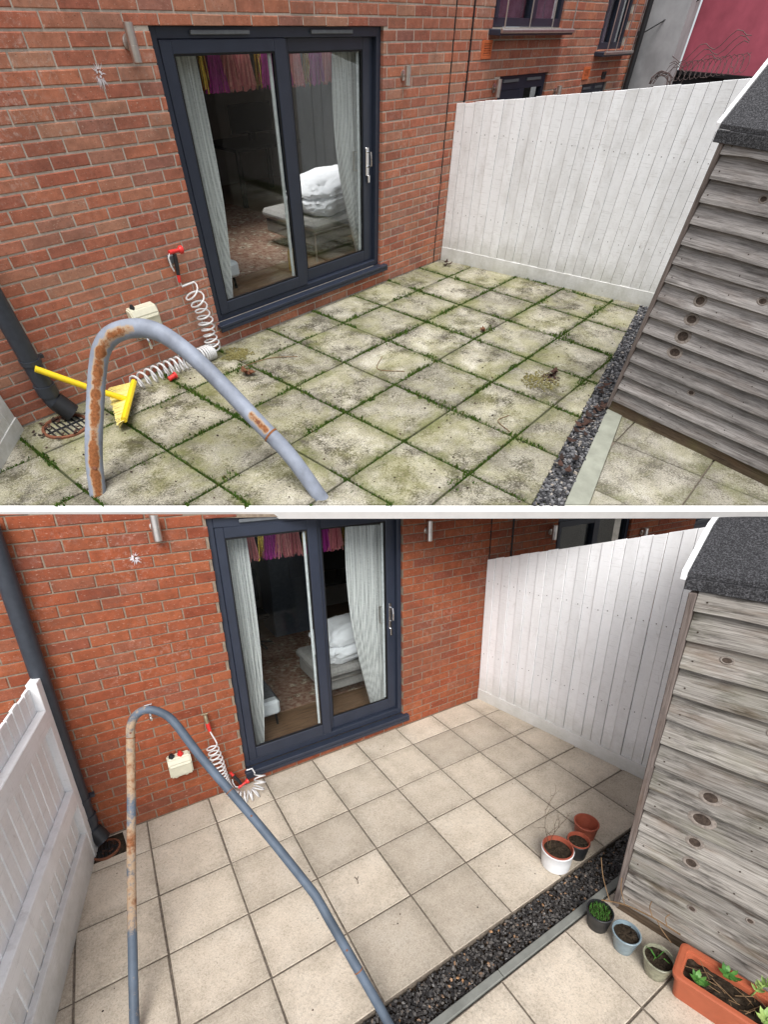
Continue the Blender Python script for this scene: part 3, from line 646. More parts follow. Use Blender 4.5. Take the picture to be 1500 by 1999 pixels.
# ------------------------------------------------------------------ paving, gravel, moss
def paving(y, base_poly, xs, ys, halfs, joint, matname, base_mat, th, label_rot=0.0, parent=None, wob=0.0025):
    base = parent
    if base is None:
        b = newbm(); prism(b, base_poly, -0.04, -0.009 if y.id == 'A' else -0.0025); base = tag(link('patio', b, base_mat), kind='structure')
    for (x0, x1) in zip(xs, xs[1:]):
        for (y0, y1) in zip(ys, ys[1:]):
            p = [(x0 + joint / 2, y0 + joint / 2), (x1 - joint / 2, y0 + joint / 2), (x1 - joint / 2, y1 - joint / 2), (x0 + joint / 2, y1 - joint / 2)]
            for i in range(len(base_poly)):
                a, b_ = base_poly[i], base_poly[(i + 1) % len(base_poly)]
                nx, ny = -(b_[1] - a[1]), (b_[0] - a[0])
                if len(p) > 2: p = clip_poly(p, nx, ny, nx * a[0] + ny * a[1] + 0.004 * math.hypot(nx, ny))
            if len(p) < 3 or area(p) < 0.003: continue
            cx, cy = (x0 + x1) / 2, (y0 + y1) / 2
            b = newbm(); rr = []
            for px, py in p: rr.append((px - cx + R.uniform(-wob, wob), py - cy + R.uniform(-wob, wob)))
            prism(b, rr, -0.03, th, 0.005 if y.id == 'A' else 0.003)
            o = link('slab', b, matname, base); o.location = (cx, cy, R.uniform(-0.002, 0.002)); o.rotation_euler = (R.uniform(-0.003, 0.003), R.uniform(-0.003, 0.003), 0)
    return base
def chips(name, poly, n, s0, s1, z, m):
    bm = newbm(); xs = [p[0] for p in poly]; ys = [p[1] for p in poly]; k = 0
    while k < n:
        p = (R.uniform(min(xs), max(xs)), R.uniform(min(ys), max(ys)))
        if not inpoly(p, poly): continue
        k += 1; s = R.uniform(s0, s1); sides = R.choice((4, 5, 5, 6)); th = s * R.uniform(0.15, 0.4)
        mt = Matrix.Translation((p[0], p[1], z + R.uniform(0, s * 0.6))) @ Matrix.Rotation(R.uniform(0, 6.3), 4, 'Z') @ Matrix.Rotation(R.gauss(0, 0.28), 4, 'X') @ Matrix.Rotation(R.gauss(0, 0.28), 4, 'Y')
        a0 = R.uniform(0, 6); ring = [(s * R.uniform(0.35, 0.62) * math.cos(a0 + 6.283 * i / sides), 0.7 * s * R.uniform(0.35, 0.62) * math.sin(a0 + 6.283 * i / sides)) for i in range(sides)]
        t_ = [bm.verts.new(mt @ Vector((px * 0.85, py * 0.85, th))) for px, py in ring]; b_ = [bm.verts.new(mt @ Vector((px, py, 0))) for px, py in ring]
        bm.faces.new(t_)
        for i in range(sides): bm.faces.new((b_[i], b_[(i + 1) % sides], t_[(i + 1) % sides], t_[i]))
    return tag(link(name, bm, m), kind='stuff')

# ------------------------------------------------------------------ fences and sheds
def board_fence(y, p0, p1, h0, h1, bw, label, gb, mat, sunk=0.0):
    d = Vector((p1[0] - p0[0], p1[1] - p0[1], 0)); L = d.length; rz = math.atan2(d.y, d.x)
    t = thing('fence', label, 'fence', (p0[0], p0[1], 0), rz)
    top = lambda s: h0 + (h1 - h0) * s / L
    s = 0.0; i = 0
    while s < L:
        w_ = bw * R.uniform(0.92, 1.08); e = min(s + w_, L); b = newbm(); g = 0.0035
        off = -0.003 + 0.005 * (i % 2) + R.uniform(-0.0025, 0.0025); lap = 0.006
        vs = [(s + g * 0.5, off), (e - g * 0.5, off), (e - g * 0.5, off - 0.016), (s + g * 0.5, off - 0.016)]
        zj = R.uniform(-0.003, 0.003); zb = gb - 0.012 + R.uniform(-0.004, 0.004)
        lo = [b.verts.new((x, q, zb)) for x, q in vs]; hi = [b.verts.new((x, q, top(min(max(x, 0), L)) + zj)) for x, q in vs]
        b.faces.new(lo[::-1]); b.faces.new(hi)
        for k in range(4): b.faces.new((lo[k], lo[(k + 1) % 4], hi[(k + 1) % 4], hi[k]))
        bmesh.ops.bevel(b, geom=b.edges[:], offset=0.0018, segments=1, affect='EDGES')
        o = link('board', b, mat, t)
        for zn in (0.36, 0.86):
            nb = newbm(); lathe(nb, [(0.004, 0), (0.003, 0.0015), (0, 0.0015)], 7, mat=Matrix.Translation(((s + e) / 2 + R.uniform(-.01, .01), off - 0.0162, h0 * zn + R.uniform(-.01, .01))) @ Matrix.Rotation(math.pi / 2, 4, 'X')); link('nail', nb, 'knot', o)
        s = e; i += 1
    b = newbm(); box(b, (0, -0.024, -0.03), (L, -0.004, gb), 0.002); link('gravel_board', b, mat, t)
    for k in range(3):
        b = newbm(); s = L * (0.02 + 0.47 * k); box(b, (s, 0.015, -0.03), (s + 0.08, 0.09, top(s) - 0.03)); link('post', b, mat, t)
    for zf in (0.3, 0.8):
        b = newbm(); box(b, (0, 0.006, h0 * zf), (L, 0.014, h0 * zf + 0.08)); link('rail', b, mat, t)
    return t

def shed(y, corner, yaw, length, width, h, pitch_rise, n_planks, label, knots, base_h, eave, top=None):
    cp = None
    if top:
        Ms = Matrix.Translation((corner[0], corner[1], 0)) @ Matrix.Rotation(yaw, 4, 'Z')
        cp = lambda a, b: top(*(Ms @ Vector((a, b, 0))).xy) - 0.012
    # local x runs along the plank face away from the house, local y into the shed
    t = thing('shed', label, 'shed', (corner[0], corner[1], 0), yaw)
    ph = (h - base_h) / n_planks
    for i in range(n_planks):
        z = base_h + i * ph; b = newbm(); nseg = 10; lo = []; mid = []; hi = []; bk = []
        for k in range(nseg + 1):
            x = 0.012 + (length - 0.012) * k / nseg; wv = 0.005 * noise.noise(Vector((x * 4, i * 3.1, 0))) + (0.012 * noise.noise(Vector((x * 9, i, 5))) if i == n_planks - 1 else 0)
            lo.append(b.verts.new((x, -0.044 + R.uniform(-0.0015, 0.0015), z - 0.012 + wv))); mid.append(b.verts.new((x, -0.043, z + 0.003 + wv)))
            hi.append(b.verts.new((x, -0.006, z + ph + 0.004))); bk.append(b.verts.new((x, -0.008, z - 0.012 + wv)))
        for k in range(nseg):
            for p, q in ((lo, mid), (mid, hi), (bk, lo)): b.faces.new((p[k], p[k + 1], q[k + 1], q[k]))
        b.faces.new((lo[0], mid[0], hi[0], bk[0])); b.faces.new((bk[-1], hi[-1], mid[-1], lo[-1]))
        pl = link('plank', b, y.plank, t)
        for kx, ki, kf, kr in knots:
            if ki == i:
                kz = z + ph * kf; ky_ = -0.0435 + 0.037 * kf; kr *= R.uniform(0.8, 1.15); m = Matrix.Translation((kx, ky_ - 0.001, kz)) @ Matrix.Rotation(math.pi / 2 - 0.33, 4, 'X') @ Matrix.Scale(R.uniform(1.15, 1.6), 4, (1, 0, 0))
                b = newbm(); lathe(b, [(kr * 1.35, 0), (kr * 1.1, 0.003), (kr * 0.85, 0.002), (kr * 0.8, -0.001)], 18, mat=m); link('knot_ring', b, 'knot_ring', pl, True)
                b = newbm(); lathe(b, [(kr * 0.85, 0.0008), (kr * 0.5, 0.002), (kr * 0.2, 0.0012), (0, 0.0022)], 18, mat=m); link('knot', b, 'knot', pl, True)
        for nx in (0.05, 0.42, 0.85):
            if nx < length:
                b = newbm(); lathe(b, [(0.004, 0), (0.003, 0.002), (0, 0.002)], 8, mat=Matrix.Translation((nx + R.uniform(-.01, .01), -0.0365, z + ph * 0.22)) @ Matrix.Rotation(math.pi / 2, 4, 'X')); link('nail', b, 'knot', pl)
    b = newbm(); box(b, (0.0, -0.03, 0.005), (length, 0.02, base_h - 0.014), 0.003); link('base_rail', b, 'brownwood', t)
    b = newbm(); box(b, (-0.018, -0.046, 0.03), (0.0095, 0.012, h - 0.07), 0.003); link('corner_post', b, 'cornerwood', t)
    # gable side facing the house, planks one by one
    i = 0; z = base_h
    while z < h + pitch_rise - 0.05:
        zz = z + ph; ins = max(0, (zz - h) / pitch_rise) * width / 2
        if width - 2 * ins > 0.05:
            b = newbm(); y0, y1 = 0.013 + ins, width - ins
            box(b, (-0.012, y0, z - 0.01), (0.008, y1, z + ph - 0.002)); link('gable_plank', b, y.plank, t, clip=cp)
        z = zz
    b = newbm(); box(b, (0.01, 0.02, 0.03), (length, width, h - 0.03)); link('wall', b, 'brownwood', t)
    # roof: two felt slopes, fascia and verge boards
    ov, ve = eave; rise = pitch_rise; slope = rise / (width / 2)
    def roof(ya, za, yb, zb, th=0.018):
        bm = newbm(); v = [(-ve, ya, za), (length + 0.1, ya, za), (length + 0.1, yb, zb), (-ve, yb, zb)]
        a = [bm.verts.new(q) for q in v]; c = [bm.verts.new((q[0], q[1], q[2] + th)) for q in v]
        bm.faces.new(a[::-1]); bm.faces.new(c)
        for k in range(4): bm.faces.new((a[k], a[(k + 1) % 4], c[(k + 1) % 4], c[k]))
        bmesh.ops.subdivide_edges(bm, edges=bm.edges[:], cuts=8, use_grid_fill=True); return link('roof', bm, 'felt', t, clip=cp)
    zr = h + rise + 0.01
    roof(-ov, h + 0.01 - ov * slope, width / 2, zr); roof(width + ov, h + 0.01 - ov * slope, width / 2 + 0.003, zr)
    b = newbm(); ze = h + 0.01 - ov * slope; box(b, (-ve - 0.004, -ov - 0.006, ze - 0.05), (length + 0.1, -ov + 0.012, ze - 0.002), 0.002); link('eave_felt', b, 'felt', t)
    b = newbm(); m = [(-ov - 0.004, ze - 0.012), (-ov - 0.004, ze + 0.022), (width / 2, zr + 0.022), (width / 2, zr - 0.012)]
    f_ = [b.verts.new((-ve - 0.024, p, q)) for p, q in m]; g_ = [b.verts.new((-ve - 0.004, p, q)) for p, q in m]
    b.faces.new(f_); b.faces.new(g_[::-1])
    for k in range(4): b.faces.new((f_[k], g_[k], g_[(k + 1) % 4], f_[(k + 1) % 4]))
    bmesh.ops.subdivide_edges(b, edges=b.edges[:], cuts=8, use_grid_fill=True); link('barge_board', b, y.fence, t, clip=cp)
    return t

def downpipe(x, yy, r, ztop, label, clips, group=None):
    t = thing('downpipe', label, 'drainpipe', (x, yy, 0), 0); b = newbm()
    tube(b, catmull([(0, 0, ztop), (0, 0, ztop * 0.6), (0, 0, 0.5), (0, 0, 0.25), (0.005, -0.01, 0.14), (0.05, -0.05, 0.06)], 4), r, 20, cap=False); link('pipe', b, 'greyplastic', t, True)
    b = newbm(); cyl(b, (0, 0, 0.19), (0, 0, 0.26), r * 1.14, 20); link('collar', b, 'greyplastic', t, True)
    b = newbm(); d = Vector((0.05, -0.045, -0.09)).normalized(); p = Vector((0.012, -0.012, 0.14))
    tube(b, [p, p + d * r * 2.0, p + d * r * 2.0, p + d * r * 0.2], [r * 1.12, r * 1.12, r * 0.95, r * 0.95], 20, cap=False); link('shoe', b, 'blackplastic', t, True)
    for z in clips:
        b = newbm(); cyl(b, (0, 0, z), (0, 0, z + 0.03), r * 1.1, 20); box(b, (r * 0.7, 0.01, z + 0.005), (r * 1.6, 0.04, z + 0.025)); link('clip', b, 'greyplastic', t)
    return t
def gully(x, yy, r, label):
    t = thing('drain_gully', label, 'drain', (x, yy, 0)); b = newbm()
    lathe(b, [(r, 0.004), (r, 0.018), (r * 0.88, 0.02), (r * 0.86, 0.006)], 28); link('clay_ring', b, 'claybrown', t, True)
    b = newbm(); lathe(b, [(0, 0.002), (r * 0.86, 0.002)], 28); link('sump', b, 'gasket', t)
    for k in range(-3, 4):
        b = newbm(); hw = math.sqrt(max(0, (r * 0.84) ** 2 - (k * r * 0.23) ** 2)); box(b, (k * r * 0.23 - 0.006, -hw, 0.005), (k * r * 0.23 + 0.006, hw, 0.014)); link('grate_bar', b, 'blackplastic', t)
    b = newbm(); box(b, (-r * 0.84, -0.006, 0.006), (r * 0.84, 0.006, 0.0145)); link('grate_bar', b, 'blackplastic', t)
    return t

def spray_gun(loc, s, rot, label, group=None):
    t = thing('spray_gun', label, 'spray gun', loc); t.matrix_world = CUR['M'] @ Matrix.Translation(Vector(loc)) @ rot @ Matrix.Scale(s, 4)
    t.matrix_world = CUR['M'] @ Matrix.Translation(Vector(loc)) @ rot
    S = lambda *v: tuple(q * s for q in v)
    b = newbm(); tube(b, [S(0, 0, 0.02), S(0.004, 0, -0.05), S(0.0, 0, -0.13)], [0.017 * s, 0.019 * s, 0.016 * s], 12); link('grip', b, 'blackplastic', t, True)
    b = newbm(); cyl(b, S(-0.05, 0, 0.035), S(0.05, 0, 0.045), 0.017 * s, 12, 0.014 * s); link('barrel', b, 'red', t, True)
    b = newbm(); cyl(b, S(0.05, 0, 0.045), S(0.066, 0, 0.047), 0.02 * s, 16, 0.03 * s); cyl(b, S(0.066, 0, 0.047), S(0.085, 0, 0.049), 0.03 * s, 16); link('nozzle', b, 'red', t, True)
    b = newbm(); tube(b, [S(-0.04, 0, 0.03), S(-0.065, 0, 0.0), S(-0.055, 0, -0.06), S(-0.035, 0, -0.1)], 0.007 * s, 8); link('lever', b, 'hose', t, True)
    b = newbm(); cyl(b, S(0, 0, -0.13), S(0, 0, -0.185), 0.017 * s, 12, 0.015 * s); link('connector', b, 'red', t, True)
    return t

def coil(pts, turns, rc, rt, label, y, lead=(), tail=(), group=None, dens=None):
    """a coiled hose: helix of radius rc round the path pts"""
    path = catmull(pts, 40); n = len(path); acc = [0]
    for a, b_ in zip(path, path[1:]): acc.append(acc[-1] + (b_ - a).length)
    out = [Vector(p) for p in lead]; N = int(turns * 14)
    for i in range(N + 1):
        t = i / N; t2 = dens(t) if dens else t; s = t2 * acc[-1]; k = 0
        while k < n - 2 and acc[k + 1] < s: k += 1
        f = (s - acc[k]) / max(acc[k + 1] - acc[k], 1e-6); p = path[k].lerp(path[k + 1], f); tg = (path[k + 1] - path[k]).normalized()
        u = tg.cross(Vector((0, 1, 0.15))).normalized(); v = tg.cross(u); a = 2 * math.pi * turns * t
        rr = rc(t) if callable(rc) else rc
        out.append(p + (u * math.cos(a) + v * math.sin(a)) * rr)
    out += [Vector(p) for p in tail]
    bm = newbm(); tube(bm, out, rt, 7); return tag(link('coiled_hose', bm, 'hose', smooth=True), label, 'hose', group)

def socket_box(x0, x1, z0, z1, label, knobs):
    t = thing('outdoor_socket', label, 'socket', (x0, 0, z0)); w_, h = x1 - x0, z1 - z0; b = newbm()
    prof = [(0, 0), (0, h), (-0.06, h * 0.97), (-0.085, h * 0.72), (-0.075, h * 0.06), (-0.06, 0)]
    a = [b.verts.new((0, p, q)) for p, q in prof]; c = [b.verts.new((w_, p, q)) for p, q in prof]; b.faces.new(a); b.faces.new(c[::-1])
    for k in range(len(prof)): b.faces.new((a[k], c[k], c[(k + 1) % 6], a[(k + 1) % 6]))
    bmesh.ops.bevel(b, geom=b.edges[:], offset=0.009, segments=2, affect='EDGES'); link('cover', b, 'cream', t)
    b = newbm(); box(b, (w_ * 0.06, -0.0885, h * 0.62), (w_ * 0.94, -0.080, h * 0.66), 0.001); link('seam', b, 'cream', t)
    for fx, m in knobs:
        b = newbm(); lathe(b, [(0, -0.006), (0.019, -0.006), (0.019, 0.010), (0.013, 0.012), (0.011, 0.024), (0, 0.026)], 14, (w_ * fx, -0.035, h * 0.985)); link('knob', b, m, t, True)
    for fx in (0.25, 0.7):
        b = newbm(); cyl(b, (w_ * fx, -0.04, 0.004), (w_ * fx, -0.04, -0.014), 0.012, 10); link('cable_gland', b, 'cream', t)
    return t
def tap(x, z, label, s=1.0):
    t = thing('outdoor_tap', label, 'tap', (x, 0, z)); b = newbm(); cyl(b, (0, 0, 0), (0, -0.05 * s, 0), 0.012 * s, 12); link('stem', b, 'chrome', t, True)
    b = newbm(); tube(b, catmull([(0, -0.045 * s, 0.0), (0, -0.075 * s, 0.0), (0, -0.09 * s, -0.03 * s), (0, -0.09 * s, -0.06 * s)], 5), 0.013 * s, 12); cyl(b, (0, -0.09 * s, -0.055 * s), (0, -0.09 * s, -0.085 * s), 0.017 * s, 12, 0.013 * s); link('spout', b, 'chrome', t, True)
    b = newbm(); cyl(b, (0, -0.05 * s, 0.0), (0, -0.05 * s, 0.05 * s), 0.008 * s, 10); box(b, (-0.035 * s, -0.06 * s, 0.05 * s), (0.035 * s, -0.04 * s, 0.06 * s), 0.003); link('handle', b, 'chrome', t)
    return t
def air_vent(x0, x1, z0, z1, m, label, group=None):
    t = thing('air_vent', label, 'vent', (x0, 0, z0), 0, group); w_, h = x1 - x0, z1 - z0; b = newbm()
    f = 0.12 * w_
    box(b, (0, -0.012, 0), (f, 0.01, h)); box(b, (w_ - f, -0.012, 0), (w_, 0.01, h)); box(b, (f, -0.0115, 0), (w_ - f, 0.01, f)); box(b, (f, -0.0115, h - f), (w_ - f, 0.01, h)); link('frame', b, m, t)
    b = newbm(); box(b, (f, 0.002, f), (w_ - f, 0.006, h - f)); link('backing', b, m, t)
    n_ = 5
    for k in range(n_):
        z = f + (h - 2 * f) * (k + 0.15) / n_; b = newbm(); box(b, (f, -0.010, z), (w_ - f, 0.0015, z + (h - 2 * f) * 0.6 / n_)); link('slat', b, m, t)

# ================================================================== UPPER YARD: the mossy patio
ya = yard_a(); CUR['M'] = MA
doorA = (ya.xL, ya.xR, ya.zB - 0.04, ya.zT)
ndA = (4.25, 5.36, 0.10, 1.47); nd2A = (6.42, 7.2, 0.2, 1.335); w1A = (3.95, 5.45, 1.80, 2.24); w2A = (6.60, 7.42, 1.62, 2.24)
hA = house(ya, [doorA, ndA, nd2A, w1A, w2A], 'weathered red brick house wall with sliding door behind the mossy dirty patio')
sliding_door(ya, hA)
neighbour_opening(ya, hA, ndA, 0.5, 'patio_door'); neighbour_opening(ya, hA, nd2A, 0.5, 'patio_door')
for h, lb in ((w1A, 0), (w2A, 1)):
    neighbour_opening(ya, hA, h, 0.55, 'window')
    b = newbm(); box(b, (h[0] - 0.06, -0.13, h[2] - 0.05), (h[1] + 0.06, 0.02, h[2] - 0.012), 0.004); link('window_sill', b, 'frame', hA)
    b = newbm(); tube(b, [(h[0] - 0.05, -0.14, h[2] - 0.02), (h[1] + 0.05, -0.14, h[2] - 0.02)], 0.016, 8)
    for k in range(4):
        xx = h[0] + (h[1] - h[0]) * k / 3; tube(b, [(xx, -0.14, h[2] - 0.02), (xx, -0.14, h[2] + 0.5)], 0.007, 6)
    link('guard_rail', b, 'steel', hA)
    b = newbm(); box(b, (h[0] + 0.06, 0.12, h[2]), (h[1] - 0.06, 0.125, h[3])); link('curtain', b, 'purple', hA)
for x, wd in ((3.575, 0.012), (3.275, 0.005)):
    b = newbm(); box(b, (x - wd, -0.004, 0.0), (x + wd, 0.005, 2.24)); link('movement_joint', b, 'gasket', hA)
gL = 'wall lamps along the weathered wall'
wall_lamp(-0.18, 1.815, 1.665, 0.028, 'large brushed steel tube lamp left of the sliding door on the weathered wall', gL)
wall_lamp(2.51, 1.59, 1.475, 0.028, 'brushed steel tube lamp right of the sliding door on the weathered wall', gL)
wall_lamp(4.13, 1.46, 1.33, 0.03, 'steel tube lamp beside the neighbour door beyond the dirty white fence', gL)
wall_lamp(5.62, 1.36, 1.26, 0.03, 'small steel tube lamp peeping over the dirty white fence top', gL)
air_vent(3.79, 3.97, 1.60, 1.72, 'ventorange', 'orange louvred air vent high on the weathered wall above the neighbour door', 'orange air vents')
air_vent(6.34, 6.52, 1.38, 1.485, 'ventorange', 'small orange air vent near the far end of the weathered wall', 'orange air vents')
air_vent(6.96, 7.08, 1.365, 1.43, 'blackplastic', 'small black vent near the far corner of the weathered wall')
t = thing('downpipe', 'thin black rainwater pipe on the far corner of the weathered brick wall', 'drainpipe', (7.80, -0.06, 0)); b = newbm(); cyl(b, (0, 0, 0), (0, 0, 2.3), 0.04, 12); link('pipe', b, 'blackplastic', t, True)
b = newbm(); box(b, (-0.05, 0.0, 1.73), (0.05, 0.06, 1.77)); link('clip', b, 'blackplastic', t)
b = newbm()
for k in range(26):
    a = R.uniform(0, 6.28); r_ = R.uniform(0.015, 0.04) * (1 if k else 0.3); p = Vector((-0.42 + 0.02 * math.cos(a), -0.004, 1.625 + 0.02 * math.sin(a))); q = p + Vector((r_ * math.cos(a), 0, r_ * 1.1 * math.sin(a) - 0.008))
    b.faces.new([b.verts.new(v) for v in (p + Vector((0.004, 0, 0)), p - Vector((0.004, 0, 0.002)), q)])
splash_core(b); tag(link('paint_splash', b, 'whitemark'), 'white paint splash on the weathered bricks below the large lamp', 'paint splash')
room(ya, 'A')
# buildings beyond
b = newbm(); box(b, (7.95, -0.56, -0.1), (8.3, 2.0, 3.6)); tag(link('rendered_building', b, 'render'), 'grey rendered building end wall beyond the fence', 'building')
t = thing('red_building', 'dull red painted building beyond the dirty white fence', 'building'); b = newbm(); box(b, (8.5, -6.0, 1.42), (12, -0.52, 4.2)); link('wall', b, 'redpaint', t)
b = newbm(); box(b, (8.42, -6.0, -0.1), (12, -0.50, 1.40)); link('base_wall', b, 'dark', t)
b = newbm(); box(b, (8.36, -6.0, 1.40), (8.55, -0.50, 1.435)); link('ledge', b, 'gasket', t)
b = newbm()
for k in range(9):
    a = R.uniform(0, 6.28); r_ = R.uniform(0.10, 0.17); pts = [(7.6 + R.uniform(-.05, .05) + 0.25 * r_ * math.sin(q * 0.5 + a), -0.62 + r_ * math.cos(q * 0.5), 1.33 + r_ * 0.8 * math.sin(q * 0.5)) for q in range(13)]; tube(b, pts, 0.0045, 5)
for k in range(3):
    pts = [(7.6, -0.66 - 0.9 * q / 14, 1.42 + 0.30 * (q / 14) + 0.05 * math.sin(q * 1.1 + k) + 0.06 * k) for q in range(15)]; tube(b, pts, 0.004, 5)
pts = []
for q in range(120):
    s_ = q / 119; a = q * 0.75; pts.append((7.6 + 0.03 * math.sin(a), -0.7 - 0.95 * s_ + 0.06 * math.cos(a), 1.44 + 0.14 * s_ + 0.085 * math.sin(a)))
tube(b, pts, 0.0035, 5)
for k in range(26): 
    p = Vector(pts[4 + k * 4]); tube(b, [p, p + Vector((0, R.uniform(-.04, .04), R.uniform(-.09, .06)))], 0.003, 4)
tag(link('barbed_wire_coil', b, 'wire'), 'tangled rusty barbed wire coil above the dirty fence', 'barbed wire')
b = newbm(); tube(b, [(7.8, -0.05, 1.74), (8.1, -0.5, 2.0), (8.6, -1.3, 2.45)], 0.008, 5); tag(link('cable', b, 'blackplastic'), 'thin black cable slung from the far house corner', 'cable')
# ground of the upper yard
CUTA = (0.5993, 0.5388, -1.8406)
def cutA(p): return clip_poly(p, *CUTA)
gl0, gl1 = (3.83, -2.505), (-0.097, -3.309)
gr0, gr1 = (3.90, -2.62), (0.03, -3.475)
er0, er1 = (3.95, -2.70), (0.13, -3.60)
def halfp(poly, a, b_, keep_left=True):
    nx, ny = -(b_[1] - a[1]), (b_[0] - a[0]); s = 1 if keep_left else -1
    return clip_poly(poly, s * nx, s * ny, s * (nx * a[0] + ny * a[1]))
bigp = [(-3.2, -6), (4.6, -6), (4.6, 0.0), (-3.2, 0.0)]
baseA = cutA(bigp)
main = halfp(baseA, gl0, gl1, False)
main = halfp(main, (3.45, 0), (3.85, -2.62), False)
dx = 0.618; xsA = [-0.10 + dx * k for k in range(-5, 8)]; ysA = [-0.44 - 0.593 * k for k in range(6, -1, -1)] + [0.0]
if inpoly((0.5, -1), main) is False: main = main[::-1]
def ccw(p):
    s = sum(p[i][0] * p[(i + 1) % len(p)][1] - p[(i + 1) % len(p)][0] * p[i][1] for i in range(len(p)))
    return p if s > 0 else p[::-1]
main = ccw(main)
MT['slabA'] = slab_mat('mossy_slab', [(0.22, 0.205, 0.15), (0.39, 0.365, 0.285), (0.55, 0.525, 0.44)], 0.309, 0.2965, 1.0, 0.44, 0.85, 0.9, (1.0, 1.15))
b = newbm(); prism(b, ccw(baseA), -0.045, -0.012); patioA = tag(link('ground', b, 'jointA'), kind='structure')
# slab of soil where the gully sits is left open
patio_poly = halfp(main, (-1.42, 0.0), (-1.72, -0.36), True) if False else main
pA = paving(ya, patio_poly, xsA, ysA, None, 0.017, 'slabA', 'jointA', 0.006)
# terrace edge
dv = Vector((0.5388, -0.5993, 0)).normalized(); nv = Vector((-0.5993, -0.5388, 0)).normalized(); p0 = Vector((-2.95, (CUTA[2] - CUTA[0] * -2.95) / CUTA[1], 0)); p1 = Vector((1.75, (CUTA[2] - CUTA[0] * 1.75) / CUTA[1], 0))
b = newbm(); q = [p0, p1, p1 + nv * 0.06, p0 + nv * 0.06]; lo = [b.verts.new(v + Vector((0, 0, -0.062))) for v in q]; hi = [b.verts.new(v + Vector((0, 0, -0.004))) for v in q]
b.faces.new(lo); b.faces.new(hi)
for k in range(4): b.faces.new((lo[k], lo[(k + 1) % 4], hi[(k + 1) % 4], hi[k]))
tag(link('terrace_edge', b, 'concrete'), kind='structure')
# slate strip and edging
strip = ccw(cutA([gl0, gl1, gr1, gr0])); chips('slate_chippings', strip, 6000, 0.012, 0.036, -0.012, 'slateA')
t = thing('edging_board', 'flat grey green edging board beside the slate strip and weathered shed', 'edging'); b = newbm(); prism(b, ccw(cutA([gr0, gr1, er1, er0])), -0.06, 0.012, 0.003); link('board', b, 'edging', t)
# far paving by the shed
far = ccw(cutA([er0, er1, (0.6, -6.0), (4.6, -6.0)]))
MT['slabA2'] = slab_mat('paler_slab', [(0.30, 0.28, 0.225), (0.40, 0.375, 0.31), (0.48, 0.46, 0.40)], 0.33, 0.3, 0.8, 0.3, 0.7, 0.5, (0.8, 1.0))
paving(ya, far, [-0.16, 0.335, 1.0, 1.66, 2.3, 2.9, 3.6, 4.2], [-5.4, -4.74, -4.07, -3.42, -2.5], None, 0.010, 'slabA2', 'jointB', 0.006)
# fences
board_fence(ya, (3.45, 0.0), (3.85, -2.68), 1.315, 1.635, 0.107, 'dirty white painted board fence closing off the mossy patio', 0.135, 'white_fenceA')
t = board_fence(ya, (-2.42, -0.62), (-1.90, -0.03), 0.85, 0.85, 0.11, 'white painted fence end beside the thick downpipe', 0.10, 'white_fenceA')
# shed
shed(ya, (1.43, -3.18), math.atan2(-1.118, -0.181), 1.55, 1.55, 1.585, 0.56, 15, 'silvered wooden clapboard shed with black felt roof beside the mossy patio', [(0.28, 7, 0.5, 0.024), (0.285, 6, 0.45, 0.026), (0.285, 5, 0.42, 0.03), (0.285, 4, 0.4, 0.028), (0.62, 8, 0.4, 0.018), (0.34, 12, 0.5, 0.014), (0.75, 10, 0.6, 0.012), (0.52, 2, 0.5, 0.013), (0.95, 5, 0.5, 0.016)], 0.10, (0.045, 0.05))
# downpipe, gully, broom
downpipe(-1.62, -0.11, 0.062, 1.2, 'thick black downpipe ending over the round gully by the yellow broom', (0.40,))
gully(-1.66, -0.24, 0.165, 'round gully with brown clay ring under the thick black downpipe')
for k in range(22):
    b = newbm(); a = R.uniform(0, 6.28); r_ = R.uniform(0.10, 0.24); leaf_bm(b, (-1.66 + r_ * math.cos(a), -0.25 + r_ * 0.8 * math.sin(a), 0.016 + R.uniform(0, 0.01)), R.uniform(0.035, 0.06), R.uniform(0, 6), 0.4); tag(link('leaf', b, 'darkleaf'), 'dark rotting leaf lying round the gully under the thick downpipe', 'leaf', 'rotting leaves round the gully')
t = thing('broom', 'yellow broom lying by the wall behind the rusty hoop rail', 'broom'); b = newbm(); tube(b, [(-1.64, -0.20, 0.40), (-1.40, -0.30, 0.22), (-1.20, -0.36, 0.08)], 0.021, 12); link('handle', b, 'yellow', t, True)
hd0, hd1 = Vector((-1.03, -0.20, 0.10)), Vector((-1.38, -0.62, 0.09)); b = newbm()
tube(b, [hd0, hd1], 0.022, 8); link('head', b, 'yellow', t)
b = newbm()
for k in range(46):
    s_ = k / 45; p = hd0.lerp(hd1, s_); ln = 0.05 + 0.13 * (1 - s_)
    for j in range(3):
        q = p + Vector((-ln + R.uniform(-.008, .008) , ln * 0.55 + R.uniform(-.008, .008), -0.06 + 0.02 * j)); d_ = Vector((0.004, 0.006, 0))
        b.faces.new([b.verts.new(v) for v in (p + d_, p - d_, q - d_ * 0.8, q + d_ * 0.8)])
link('bristles', b, 'bristle', t)
